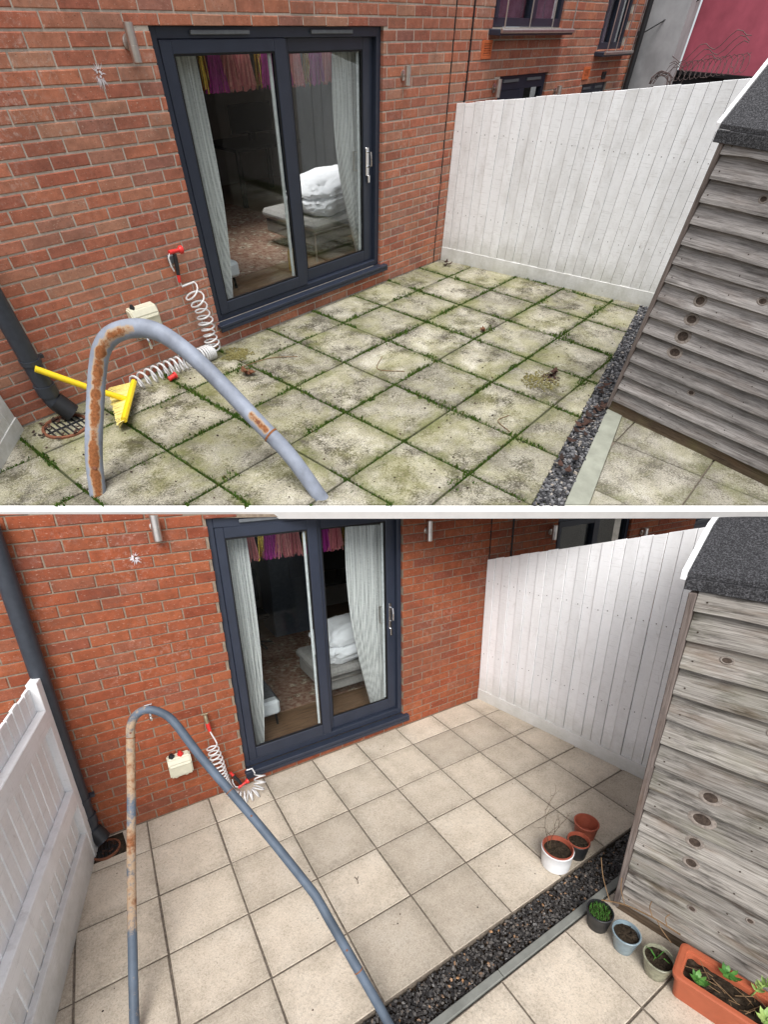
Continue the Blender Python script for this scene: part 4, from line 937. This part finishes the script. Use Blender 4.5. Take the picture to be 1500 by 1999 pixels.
# hose, spray gun, socket, tap
spray_gun((-0.30, -0.07, 0.735), 0.85, Matrix.Rotation(0.12, 4, 'Y'), 'red and black spray gun hanging on the weathered wall beside the door')
b = newbm(); box(b, (-0.33, -0.04, 0.69), (-0.27, 0.0, 0.74), 0.004); tag(link('hose_bracket', b, 'ventgrey'), 'small grey wall bracket holding the hanging spray gun', 'bracket')
coil([(-0.27, -0.10, 0.54), (-0.22, -0.10, 0.42), (-0.20, -0.10, 0.30), (-0.20, -0.11, 0.17), (-0.19, -0.12, 0.06)], 9.5, lambda t: 0.064 - 0.012 * t + 0.006 * math.sin(17 * t), 0.0065, 'pale coiled hose dangling from the spray gun down the weathered wall', ya, lead=[(-0.315, -0.07, 0.59), (-0.312, -0.075, 0.55)], dens=lambda t: t ** 0.75)
coil([(-0.22, -0.12, 0.058), (-0.45, -0.12, 0.058), (-0.75, -0.11, 0.055), (-1.02, -0.13, 0.05)], 20, lambda t: 0.055, 0.0085, 'pale coiled hose lying stretched along the foot of the weathered wall', ya, dens=lambda t: 0.32 * t + 0.68 * t ** 2.3, tail=[(-1.08, -0.17, 0.04), (-1.13, -0.2, 0.03)])
t = thing('hose_connector', 'red hose connector on the mossy slab beside the lying coil', 'connector', (-0.72, -0.22, 0.03)); b = newbm(); cyl(b, (-0.03, 0, 0), (0.03, 0, 0.01), 0.018, 12); link('body', b, 'red', t, True); b = newbm(); cyl(b, (0.028, 0, 0.01), (0.042, 0, 0.012), 0.026, 14); link('collar', b, 'red', t, True)
socket_box(-0.80, -0.575, 0.30, 0.50, 'cream outdoor socket box on the weathered wall behind the rusty hoop', [(0.2, 'blackplastic')])
tap(-0.74, 0.30, 'chrome tap below the socket on the weathered wall', 0.9)
# hoop rail
def hoop(pts, r, m, label, wear, collars, bolts):
    t = thing('hoop_rail', label, 'rail'); bm = newbm(); ly = bm.verts.layers.float.new('wear'); path = catmull(pts, 14)
    tube(bm, path, r, 20, layer=ly, wear=wear); link('tube', bm, m, t, True)
    for f in collars:
        i = int(f * (len(path) - 1)); d = (path[i + 1] - path[i - 1]).normalized(); bm = newbm(); ly = bm.verts.layers.float.new('wear'); tube(bm, [path[i] - d * r * 0.12, path[i] + d * r * 0.12], r * 1.05, 20, layer=ly, wear=lambda *a: 0.95); link('joint', bm, m, t, True)
    for f in bolts:
        i = int(f * (len(path) - 1)); c = (CUR['M'].inverted() @ CAM - path[i]).normalized(); bm = newbm(); tube(bm, [path[i] + c * r * 0.9, path[i] + c * r * 1.08], [r * 0.3, r * 0.2], 10); link('bolt', bm, 'claybrown', t, True)
hp = [(-1.925, -1.115, -0.03), (-1.80, -1.05, 0.20), (-1.60, -0.95, 0.45), (-1.50, -0.92, 0.58), (-1.435, -0.93, 0.67), (-1.36, -0.97, 0.735), (-1.265, -1.05, 0.765), (-1.18, -1.15, 0.755), (-1.12, -1.28, 0.69), (-1.07, -1.46, 0.57), (-1.03, -1.80, 0.36), (-0.995, -2.0, 0.215), (-0.965, -2.235, -0.03)]
camA = MA.inverted() @ CAM
def wearA(s_, d_, p):
    f = d_.dot((camA - p).normalized()); side = max(0, f) ** 2.2
    k = 1.0 if s_ < 0.50 else max(0, 1 - (s_ - 0.50) / 0.08)
    return min(1.15, side * k * (1.06 + 0.36 * noise.noise(p * 9) + 0.3 * noise.noise(p * 31)) + (1.0 * side if abs(s_ - 0.835) < 0.02 else 0))
hoop(hp, 0.049, 'pipeA', 'thick blue grey hoop rail with rust stripe on the mossy patio', wearA, (0.86,), (0.06, 0.83))
# moss in the joints, leaves, stains
bm = newbm(); cnt = 0
def tuft(x, yy, s_):
    for k in range(4):
        a = R.uniform(0, 6.28); h_ = s_ * R.uniform(0.5, 1.3); q = Vector((x + R.uniform(-s_, s_) * 0.7, yy + R.uniform(-s_, s_) * 0.7, -0.008)); w_ = s_ * R.uniform(0.25, 0.5)
        tip = bm.verts.new(q + Vector((R.uniform(-.4, .4) * s_, R.uniform(-.4, .4) * s_, h_ + 0.006)))
        rg = [bm.verts.new(q + Vector((w_ * math.cos(a + j * 2.1), w_ * math.sin(a + j * 2.1), 0))) for j in range(3)]
        for j in range(3): bm.faces.new((rg[j], rg[(j + 1) % 3], tip))
for x in xsA:
    yy = 0.0
    while yy > -3.6:
        if inpoly((x, yy), main) and noise.noise(Vector((x * 1.7, yy * 1.9, 3))) > -0.28 and R.random() < 0.92: tuft(x + R.gauss(0, 0.008 + 0.045 * max(0, noise.noise(Vector((x * 3, yy * 3.3, 1))))), yy, R.uniform(0.008, 0.021) * (1.4 if noise.noise(Vector((x, yy * 2.6, 8))) > 0.1 else 1))
        yy -= 0.0055
for yy in ysA[1:-1]:
    x = -2.9
    while x < 3.9:
        if inpoly((x, yy), main) and noise.noise(Vector((x * 1.9, yy * 1.7, 5))) > -0.22 and R.random() < 0.88: tuft(x, yy + R.gauss(0, 0.008 + 0.045 * max(0, noise.noise(Vector((x * 3.1, yy * 3, 6))))), R.uniform(0.008, 0.021) * (1.4 if noise.noise(Vector((x * 2.6, yy, 2))) > 0.12 else 1))
        x += 0.0055
x = -1.3
while x < 3.4:
    if R.random() < 0.5: tuft(x, -0.012 + R.gauss(0, 0.006), R.uniform(0.005, 0.011))
    x += 0.012
tag(link('moss', bm, 'moss'), 'green moss growing in the joints between the dirty slabs', kind='stuff')
for (x, yy, s_, m, lb) in ((-0.22, -0.62, 0.13, 'leaf', 'large curled brown leaf on the mossy slab near the rail'), (1.95, -1.60, 0.07, 'leaf', 'reddish leaf on a dirty slab in the middle of the mossy patio'), (3.28, -0.20, 0.10, 'darkleaf', 'dark leaf clump on the slab at the foot of the dirty fence'), (1.62, -2.55, 0.10, 'darkleaf', 'dark dead leaf on the stained slab near the slate strip')):
    b = newbm()
    for k in range(3): leaf_bm(b, (x + R.uniform(-.3, .3) * s_, yy + R.uniform(-.3, .3) * s_, 0.012 + 0.008 * k), s_ * R.uniform(0.7, 1), R.uniform(0, 6), 0.7)
    tag(link('leaf', b, m), lb, 'leaf')
for k in range(26):
    s_ = k / 25; p = Vector(gl0).lerp(Vector(gr1), 0) if False else Vector((gl1[0] + (gl0[0] - gl1[0]) * R.uniform(0.1, 0.5), 0)); f_ = (p.x - gl1[0]) / (gl0[0] - gl1[0]); yy = gl1[1] + (gl0[1] - gl1[1]) * f_ - R.uniform(0.03, 0.13)
    b = newbm(); leaf_bm(b, (p.x, yy, 0.028), R.uniform(0.05, 0.09), R.uniform(0, 6), 0.6); tag(link('leaf', b, 'darkleaf'), 'dark wet leaf caught in the grey slate strip', 'leaf', 'dark leaves in the slate strip')
for pts, lb in (([(-0.2, -0.45), (0.1, -0.5), (0.3, -0.66)], 'thin curved twig on the mossy slab near the curled leaf'), ([(0.75, -1.55), (0.62, -1.35), (0.83, -1.22)], 'thin bent twig on the slab in the middle of the mossy patio'), ([(0.55, -2.75), (0.62, -2.6), (0.75, -2.62)], 'short twig on the pale slab near the slate strip')):
    b = newbm(); tube(b, catmull([(p[0], p[1], 0.012) for p in pts], 6), 0.003, 5); tag(link('twig', b, 'twig'), lb, 'twig')
bm = newbm()
for k in range(420):
    p = (R.uniform(-2.6, 3.6), R.uniform(-3.4, -0.05))
    if inpoly(p, main):
        s_ = R.uniform(0.004, 0.013); a = R.uniform(0, 6); v_ = [bm.verts.new((p[0] + s_ * math.cos(a + j * 1.57) * R.uniform(.5, 1), p[1] + s_ * math.sin(a + j * 1.57) * R.uniform(.5, 1), 0.0085 + R.uniform(0, 0.004))) for j in range(4)]; tp = bm.verts.new((p[0], p[1], 0.011 + s_ * 0.5))
        for j in range(4): bm.faces.new((v_[j], v_[(j + 1) % 4], tp))
tag(link('dirt_crumbs', bm, 'darkleaf'), 'dark crumbs of dirt scattered on the mossy slabs', kind='stuff')

def flakes(name, c, rad, n, s0, s1, m, squash=1.0):
    bm = newbm()
    for k in range(n):
        a = R.uniform(0, 6.28); q = rad * (R.random() ** 0.7) * (0.7 + 0.5 * noise.noise(Vector((math.cos(a), math.sin(a), c[0])) * 1.7)); p = Vector((c[0] + q * math.cos(a), c[1] + squash * q * math.sin(a), 0.0085 + R.uniform(0, 0.002))); s_ = R.uniform(s0, s1)
        vv = [bm.verts.new(p + Vector((s_ * R.uniform(.5, 1) * math.cos(j * 1.2566), s_ * R.uniform(.5, 1) * math.sin(j * 1.2566), 0))) for j in range(5)]; tp = bm.verts.new(p + Vector((0, 0, s_ * 0.3)))
        for j in range(5): bm.faces.new((vv[j], vv[(j + 1) % 5], tp))
    return tag(link(name, bm, m), kind='stuff')
MT['brownmoss'] = island_mat('brown_moss', [(0, (0.10, 0.085, 0.03)), (0.6, (0.16, 0.14, 0.05)), (1, (0.22, 0.20, 0.10))], 0.95, 0.1)
flakes('moss_patch', (-0.02, -0.22), 0.22, 900, 0.004, 0.012, 'brownmoss', 0.7)
flakes('dirt_stain', (1.45, -2.50), 0.20, 420, 0.004, 0.014, 'brownmoss'); flakes('dirt_stain', (1.56, -2.55), 0.10, 160, 0.004, 0.013, 'darkleaf')
# ================================================================== LOWER YARD: the clean patio
yb = yard_b(); CUR['M'] = MB
doorB = (yb.xL, yb.xR, yb.zB - 0.035, yb.zT)
ndB = (3.12, 4.35, 0.1, 1.735); nd2B = (5.75, 6.6, 0.1, 1.45)
hB = house(yb, [doorB, ndB, nd2B], 'orange red brick house wall with sliding door behind the clean beige patio')
sliding_door(yb, hB); neighbour_opening(yb, hB, ndB, 0.52, 'patio_door'); neighbour_opening(yb, hB, nd2B, 0.5, 'patio_door')
for x, wd in ((2.505, 0.010), (2.235, 0.004)):
    b = newbm(); box(b, (x - wd, -0.004, 0.0), (x + wd, 0.005, 2.1)); link('movement_joint', b, 'gasket', hB, clip=yb.clip)
gL = 'wall lamps along the orange wall'
wall_lamp(-0.385, 2.04, 1.885, 0.024, 'large steel tube lamp left of the sliding door on the orange wall', gL, yb.clip)
wall_lamp(1.535, 1.82, 1.665, 0.022, 'steel tube lamp right of the sliding door on the orange wall', gL, yb.clip)
wall_lamp(3.01, 1.645, 1.51, 0.025, 'steel tube lamp beside the neighbour door above the clean white fence', gL, yb.clip)
wall_lamp(4.57, 1.46, 1.35, 0.025, 'steel tube lamp right of the neighbour door above the clean white fence', gL, yb.clip)
b = newbm()
for k in range(22):
    a = R.uniform(0, 6.28); r_ = R.uniform(0.012, 0.03); p = Vector((-0.52 + 0.014 * math.cos(a), -0.004, 1.80 + 0.014 * math.sin(a))); q = p + Vector((r_ * math.cos(a), 0, r_ * math.sin(a) - 0.006))
    b.faces.new([b.verts.new(v) for v in (p + Vector((0.003, 0, 0)), p - Vector((0.003, 0, 0.002)), q)])
splash_core(b); tag(link('paint_splash', b, 'whitemark'), 'white paint splash on the orange bricks below the large lamp', 'paint splash')
room(yb, 'B')
b = newbm(); prism(b, [(-3.0, -3.7), (9.5, -3.7), (9.5, 3.0), (-3.0, 3.0)], -0.3, -0.165); tag(link('ground', b, 'ground'), kind='structure')
CUR['M'] = Matrix.Identity(4); b = newbm(); prism(b, [(-150, -150), (150, -150), (150, 150), (-150, 150)], -4.3, -4.0); tag(link('terrain', b, 'ground'), kind='structure'); CUR['M'] = MB
patB = [(-1.55, -3.0), (2.6, -3.0), (2.6, 0.0), (-1.55, 0.0)]
mainB = ccw([(-1.7, -1.80), (2.7, -1.80), (2.7, 0.0), (-1.7, 0.0)])
MT['slabB'] = slab_mat('clean_beige_slab', [(0.47, 0.405, 0.32), (0.565, 0.49, 0.395), (0.62, 0.55, 0.455)], 0.2035, 0.191, 0.36, 0.0, 0.36, 0.12, (0.12, 0.7))
xsB = [0.012 + 0.407 * k for k in range(-5, 8)]; ysB = [-1.80, -1.42, -1.037, -0.655, -0.273, 0.0]
pB = paving(yb, mainB, xsB, ysB, None, 0.010, 'slabB', 'jointB', 0.004, wob=0.0015)
b = newbm(); prism(b, ccw([(-1.7, -3.6), (2.7, -3.6), (2.7, -1.8), (-1.7, -1.8)]), -0.16, -0.03); tag(link('gravel_bed', b, 'soil'), kind='structure')
stripB = ccw([(-0.4, -1.81), (2.5, -1.81), (2.5, -1.965), (-0.4, -1.965)]); chips('slate_chippings', stripB, 7000, 0.008, 0.022, -0.018, 'slateB')
t = thing('edging_board', 'slate grey edging board along the dark slate strip', 'edging'); 
for x0, x1 in ((-0.4, 0.55), (0.553, 1.6)):
    b = newbm(); box(b, (x0, -2.008, -0.09), (x1, -1.968, 0.006), 0.003); link('board', b, 'edgingB', t)
farB = ccw([(-0.4, -3.6), (2.7, -3.6), (2.7, -2.014), (-0.4, -2.014)])
paving(yb, farB, [-0.4, 0.10, 0.53, 0.985, 1.40, 1.82], [-3.6, -3.25, -2.85, -2.43, -2.014], None, 0.009, 'slabB', 'jointB', 0.004, wob=0.0015)
board_fence(yb, (2.23, 0.0), (2.50, -1.86), 1.415, 1.965, 0.080, 'clean white painted board fence closing off the clean patio', 0.115, 'white_fenceB')
# left fence
P0, P1 = Vector((-1.145, -0.10, 0)), Vector((-1.31, -1.01, 0)); dd = (P1 - P0).normalized(); rz = math.atan2(dd.y, dd.x)
t = thing('fence', 'white painted board fence with rails on the side of the black downpipe', 'fence', P0, rz)
b = newbm(); box(b, (-0.03, 0.0, 0.0), (0.055, 0.05, 1.24), 0.003); link('post', b, 'white_fenceB', t)
s_ = 0.058
while s_ < 1.6:
    w_ = R.uniform(0.078, 0.088); b = newbm(); box(b, (s_, -0.004 + R.uniform(-.002, .002), 0.20), (s_ + w_ - 0.009, 0.012, 1.22 + R.uniform(-.006, .006)), 0.002); link('board', b, 'white_fenceB', t); s_ += w_
b = newbm(); box(b, (0.03, 0.013, -0.02), (1.6, 0.045, 0.215), 0.004); link('gravel_board', b, 'white_fenceB', t)
for z in (0.44, 0.98): b = newbm(); box(b, (0.058, 0.013, z), (1.6, 0.055, z + 0.10), 0.004); link('rail', b, 'white_fenceB', t)
# shed B
shed(yb, (1.35, -2.075), math.atan2(-0.727, 0.173), 1.3, 1.1, 1.87, 0.33, 14, 'weathered grey clapboard shed with black felt roof beside the clean patio', [(0.24, 6, 0.5, 0.023), (0.235, 5, 0.5, 0.024), (0.235, 4, 0.45, 0.025), (0.245, 3, 0.5, 0.024), (0.47, 7, 0.5, 0.015), (0.5, 2, 0.4, 0.012), (0.36, 9, 0.55, 0.011), (0.16, 11, 0.5, 0.013), (0.30, 1, 0.5, 0.010)], 0.09, (0.035, 0.035), yb.clip)
downpipe(-1.10, -0.055, 0.043, 2.06, 'black downpipe between the orange wall and the railed white fence', (0.36,))
gully(-1.05, -0.13, 0.085, 'small round gully under the black downpipe by the railed white fence')
b = newbm(); prism(b, [(-1.16, -0.21), (-0.93, -0.21), (-0.95, -0.02), (-1.14, -0.02)], 0.0045, 0.0075); tag(link('dirt_patch', b, 'soil'), kind='structure')
for k in range(14):
    b = newbm(); leaf_bm(b, (R.uniform(-1.14, -0.97), R.uniform(-0.19, -0.05), 0.014), R.uniform(0.02, 0.04), R.uniform(0, 6), 0.4); tag(link('leaf', b, 'darkleaf'), 'small brown leaf round the gully by the railed fence', 'leaf', 'leaves round the small gully')
socket_box(-0.60, -0.455, 0.315, 0.465, 'cream outdoor socket box with red and black knobs on the orange wall', [(0.22, 'blackplastic'), (0.60, 'red')])
tap(-0.63, 0.85, 'chrome tap high on the orange wall at the hoop top', 0.7)
t = thing('hose_tap', 'tarnished brass tap with a red hose connector on the orange wall', 'tap', (-0.315, 0, 0.69)); b = newbm(); cyl(b, (0, 0, 0), (0, -0.04, 0), 0.013, 12); tube(b, [(0, -0.035, 0.012), (0, -0.045, -0.02), (0.003, -0.045, -0.045)], 0.013, 10); link('body', b, 'brass', t, True)
b = newbm(); box(b, (-0.025, -0.042, 0.018), (0.018, -0.034, 0.026), 0.002); link('handle', b, 'brass', t); b = newbm(); cyl(b, (0.003, -0.045, -0.045), (0.01, -0.045, -0.11), 0.015, 12, 0.012); link('connector', b, 'red', t, True)
coil([(-0.315, -0.07, 0.48), (-0.30, -0.075, 0.36), (-0.29, -0.08, 0.24), (-0.27, -0.10, 0.13), (-0.235, -0.14, 0.06), (-0.16, -0.18, 0.045), (-0.09, -0.18, 0.05), (-0.05, -0.15, 0.09), (-0.03, -0.10, 0.14)], 25, lambda t: 0.036 + 0.004 * math.sin(9 * t), 0.0052, 'pale coiled hose hanging from the brass tap down the orange wall', yb, lead=[(-0.305, -0.046, 0.575), (-0.295, -0.055, 0.54), (-0.285, -0.065, 0.51)], tail=[(-0.07, -0.06, 0.17), (-0.11, -0.05, 0.165)], dens=lambda t: 0.5 * t + 0.5 * (t + 0.12 * math.sin(2 * math.pi * t)))
spray_gun((-0.175, -0.085, 0.105), 0.62, Matrix.Rotation(math.pi * 0.93, 4, 'X') @ Matrix.Rotation(0.45, 4, 'Y'), 'red and black spray gun leaning against the foot of the orange wall')
# hoop B
hb = [(-0.985, -1.40, -0.02), (-0.93, -1.18, 0.22), (-0.862, -0.92, 0.50), (-0.79, -0.76, 0.80), (-0.738, -0.655, 1.04), (-0.722, -0.635, 1.105), (-0.690, -0.625, 1.150), (-0.640, -0.64, 1.172), (-0.585, -0.67, 1.155), (-0.535, -0.72, 1.105), (-0.452, -0.90, 0.955), (-0.30, -1.20, 0.72), (-0.178, -1.465, 0.515), (-0.155, -1.53, 0.465), (-0.135, -1.60, 0.40), (-0.05, -1.86, 0.13), (-0.01, -1.98, -0.02)]
def wearB(s_, d_, p):
    k = 0.85 * min(1.0, 0.62 + max(0.0, s_ - 0.02) * 2.2) if s_ < 0.45 else max(0.0, 0.75 - (s_ - 0.45) * 3.2)
    if s_ > 0.84: k = max(k, min(0.4, (s_ - 0.84) * 5))
    return k * (0.55 + 0.5 * noise.noise(p * 6)) + 0.35 * k
hoop(hb, 0.0203, 'pipeB', 'tall dark blue tubular hoop rail with a rusty leg on the clean patio', wearB, (0.255, 0.66, 0.915), (0.27, 0.68, 0.90))
# plant pots
def pot(x, yy, r0, r1, h, m, label, fill='soil', liner=None, tilt=0.0, rim=0.06, empty=False):
    t = thing('plant_pot', label, 'plant pot', (x, yy, 0.004), R.uniform(0, 3)); b = newbm()
    lathe(b, [(0, 0), (r0 * 0.94, 0), (r0, h * 0.03), (r0 + (r1 - r0) * 0.5, h * 0.5), (r1 * 0.985, h * (0.95 - rim)), (r1 * 1.03, h * (1 - rim)), (r1 * 1.035, h * 0.985), (r1, h), (r1 * 0.93, h * 0.995), (r1 * 0.90, h * 0.8), (r0 * 0.8, h * 0.2), (0, h * 0.2)], 36); link('pot', b, m, t, True)
    if liner:
        b = newbm(); lathe(b, [(r1 * 0.98, h * 1.0), (r1 * 0.99, h * 1.07), (r1 * 0.92, h * 1.075), (r1 * 0.86, h * 0.85)], 36); link('liner', b, liner, t, True)
    if not empty:
        b = newbm(); g = [[None] * 0]; vs = []
        lathe(b, [(0, h * 0.84), (r1 * 0.45, h * 0.86), (r1 * 0.90, h * 0.82)], 24)
        for v in b.verts: v.co.z += 0.006 * noise.noise(v.co * 90 + Vector((x * 50, 0, 0))) * 1.4
        link('soil', b, fill, t)
        bm2 = newbm()
        for k in range(60):
            a = R.uniform(0, 6.28); q = r1 * 0.82 * math.sqrt(R.random()); s2 = R.uniform(0.003, 0.008); c = Vector((q * math.cos(a), q * math.sin(a), h * 0.855)); vv = [bm2.verts.new(c + Vector((s2 * math.cos(j * 2.1 + a), s2 * math.sin(j * 2.1 + a), -0.003))) for j in range(3)]; tp = bm2.verts.new(c + Vector((0, 0, s2)))
            for j in range(3): bm2.faces.new((vv[j], vv[(j + 1) % 3], tp))
        tag(link('soil_crumbs', bm2, fill, t), kind='stuff')
    return t
t = pot(1.275, -1.715, 0.082, 0.090, 0.125, 'whitepot', 'white glazed pot with a dead twiggy plant on the slab edge', liner='redpot')
def branch(bm, p, d, L, r, depth):
    pts = [p]; q = p.copy(); dr = d.normalized()
    for k in range(5):
        dr = (dr + Vector((R.uniform(-.25, .25), R.uniform(-.25, .25), R.uniform(-.05, .2)))).normalized(); q = q + dr * L / 5; pts.append(q.copy())
        if depth > 0 and k >= 1: branch(bm, q.copy(), dr + Vector((R.uniform(-1, 1), R.uniform(-1, 1), 0.4)), L * 0.42, r * 0.6, depth - 1)
    tube(bm, pts, [r * (1 - 0.12 * k) for k in range(6)], 5)
for k in range(2):
    b = newbm(); branch(b, Vector((0.04 + 0.01 * k, 0.0, 0.10)), Vector((0.02 + 0.25 * k, -0.05 + 0.1 * k, 1)), 0.26 + 0.05 * k, 0.0024, 2); link('dead_stem', b, 'brownwood', t)
pot(1.435, -1.74, 0.052, 0.066, 0.115, 'blackplastic', 'black plastic pot with a brown rim between the white pot and shed', liner='redpot')
pot(1.61, -1.67, 0.06, 0.074, 0.11, 'redpot', 'empty red brown pot half hidden behind the shed corner', empty=True)
t = pot(1.150, -2.085, 0.050, 0.064, 0.11, 'blackplastic', 'black plastic pot full of green moss beside the edging board')
b = newbm()
for k in range(260):
    a = R.uniform(0, 6.28); q = 0.05 * math.sqrt(R.random()); c = Vector((q * math.cos(a), q * math.sin(a) , 0.092)); d_ = Vector((R.uniform(-.5, .5), R.uniform(-.5, .5), 1)) * R.uniform(0.012, 0.03); w_ = Vector((0.0025, 0.001, 0)); b.faces.new([b.verts.new(v) for v in (c - w_, c + w_, c + d_)])
tag(link('moss', b, 'leafgreen', t), kind='stuff')
pot(1.155, -2.225, 0.044, 0.064, 0.115, 'bluepot', 'pale blue glazed pot of dark soil next to the mossy black pot', rim=0.05)
t = pot(1.175, -2.375, 0.046, 0.066, 0.11, 'greenpot', 'mottled sage green pot beside the terracotta trough', rim=0.05)
for k in range(4):
    b = newbm(); a = 1.3 * k; c = Vector((0.01, 0, 0.092)); e_ = c + Vector((0.06 * math.cos(a), 0.06 * math.sin(a), 0.045)); w_ = Vector((0.003, 0.002, 0)); mid = c.lerp(e_, 0.5) + Vector((0, 0, 0.02)); v_ = [b.verts.new(q) for q in (c - w_, c + w_, mid + w_, mid - w_)]; b.faces.new(v_); b.faces.new([v_[3], v_[2], b.verts.new(e_)]); link('grass_blade', b, 'leafgreen', t)
# trough
tr = thing('planter_trough', 'long terracotta plastic trough of weeds beside the shed', 'planter', (1.125, -2.455, 0.004), math.atan2(-0.72, 0.19))
b = newbm(); Lt, Wt, Ht = 0.62, 0.19, 0.15
def rrect(x0, x1, y0, y1, r, n_=5): return [(cx + r * math.cos(a0 + k * math.pi / 2 / n_), cy + r * math.sin(a0 + k * math.pi / 2 / n_)) for cx, cy, a0 in ((x1 - r, y1 - r, 0), (x0 + r, y1 - r, math.pi / 2), (x0 + r, y0 + r, math.pi), (x1 - r, y0 + r, 1.5 * math.pi)) for k in range(n_ + 1)]
rings = []
for ins, z, r_ in ((0.018, 0, 0.02), (0.006, Ht * 0.84, 0.025), (-0.004, Ht * 0.85, 0.03), (-0.006, Ht * 0.98, 0.03), (0.002, Ht, 0.03), (0.020, Ht, 0.024), (0.022, Ht * 0.93, 0.022), (0.03, Ht * 0.92, 0.02), (0.034, Ht * 0.7, 0.02)):
    rings.append([b.verts.new((px, py, z)) for px, py in rrect(ins, Lt - ins, ins, Wt - ins, r_)])
for a_, c_ in zip(rings, rings[1:]):
    for k in range(len(a_)): b.faces.new((a_[k], a_[(k + 1) % len(a_)], c_[(k + 1) % len(a_)], c_[k]))
b.faces.new(rings[0][::-1]); link('trough', b, 'terracotta', tr)
b = newbm(); g = [[b.verts.new((0.03 + (Lt - 0.06) * i / 24, 0.03 + (Wt - 0.06) * j / 8, Ht * 0.76 + 0.012 * noise.noise(Vector((i * 0.9, j * 0.9, 2))))) for j in range(9)] for i in range(25)]
for i in range(24):
    for j in range(8): b.faces.new((g[i][j], g[i + 1][j], g[i + 1][j + 1], g[i][j + 1]))
link('soil', b, 'soil', tr)
def rosette(name, c, n_, L, m, up):
    bm = newbm()
    for k in range(n_):
        leaf_bm(bm, Vector(c) + Vector((0.45 * L * math.cos(k * 2.4), 0.45 * L * math.sin(k * 2.4), up * 0.4 * L)), L * R.uniform(0.7, 1.05), k * 2.4, 0.5, 0.42, -R.uniform(0.2, 0.7))
    return link(name, bm, m, tr, True)
rosette('weed', (0.09, 0.05, Ht * 0.8), 9, 0.05, 'leafgreen', 1.2); rosette('weed', (0.40, 0.09, Ht * 0.82), 16, 0.085, 'leafgreen', 1.0); rosette('weed', (0.18, 0.15, Ht * 0.85), 8, 0.055, 'leafgreen', 1.6); rosette('weed', (0.33, 0.06, Ht * 0.8), 9, 0.06, 'palegreen', 1.2)
b = newbm(); stem = catmull([(0.27, 0.155, Ht * 0.78), (0.29, 0.165, 0.20), (0.33, 0.17, 0.27), (0.36, 0.18, 0.36)], 6); tube(b, stem, 0.0028, 6)
for k, p in enumerate(stem[3:]):
    for j in range(2): leaf_bm(b, p + Vector((0.012 * math.cos(k * 2.2 + 3.1 * j), 0.012 * math.sin(k * 2.2 + 3.1 * j), 0.006)), 0.04, k * 2.2 + 3.1 * j, 0.3, 0.45, -0.6)
link('succulent_stem', b, 'palegreen', tr, True)
b = newbm()
for k in range(22):
    p = Vector((R.uniform(0.06, 0.5), R.uniform(0.05, 0.14), Ht * 0.80)); tube(b, [p, p + Vector((R.uniform(-.06, .06), R.uniform(-.03, .03), R.uniform(0.005, 0.04))), p + Vector((R.uniform(-.12, .12), R.uniform(-.05, .05), R.uniform(0.0, 0.03)))], 0.0018, 4)
link('dead_stems', b, 'twig', tr)
# dry branch against the shed
b = newbm(); tube(b, catmull([(1.17, -2.07, 0.16), (1.22, -2.16, 0.19), (1.25, -2.28, 0.215), (1.26, -2.40, 0.235)], 6), 0.0035, 6)
for p, q in (((1.19, -2.10, 0.17), (1.245, -1.985, 0.33)), ((1.22, -2.16, 0.19), (1.26, -2.10, 0.29)), ((1.25, -2.28, 0.215), (1.27, -2.25, 0.28)), ((1.25, -2.30, 0.22), (1.25, -2.38, 0.16)), ((1.26, -2.34, 0.225), (1.285, -2.33, 0.27))):
    m_ = Vector(p).lerp(Vector(q), 0.5) + Vector((0.0, 0.012, 0.0)); tube(b, catmull([p, m_, q], 4), 0.0024, 5)
tag(link('dry_branch', b, 'twig'), 'thin dry branch leaning across the pots against the weathered shed', 'branch')
b = newbm(); tube(b, catmull([(0.195, -1.20, 0.008), (0.205, -1.175, 0.008), (0.2, -1.15, 0.008)], 4), 0.0018, 5); tube(b, [(0.203, -1.175, 0.008), (0.22, -1.16, 0.009)], 0.0015, 5); tag(link('twig', b, 'darkleaf'), 'tiny forked twig on a clean slab in mid patio', 'twig')
bm = newbm()
for k in range(60):
    p = (R.uniform(-1.1, 2.1), R.uniform(-1.75, -0.05)); s_ = R.uniform(0.002, 0.006); vv = [bm.verts.new((p[0] + s_ * math.cos(j * 1.57), p[1] + s_ * math.sin(j * 1.57), 0.0055)) for j in range(4)]; tp = bm.verts.new((p[0], p[1], 0.006 + s_ * 0.6))
    for j in range(4): bm.faces.new((vv[j], vv[(j + 1) % 4], tp))
tag(link('dirt_crumbs', bm, 'darkleaf'), 'few dark crumbs scattered on the clean slabs', kind='stuff')
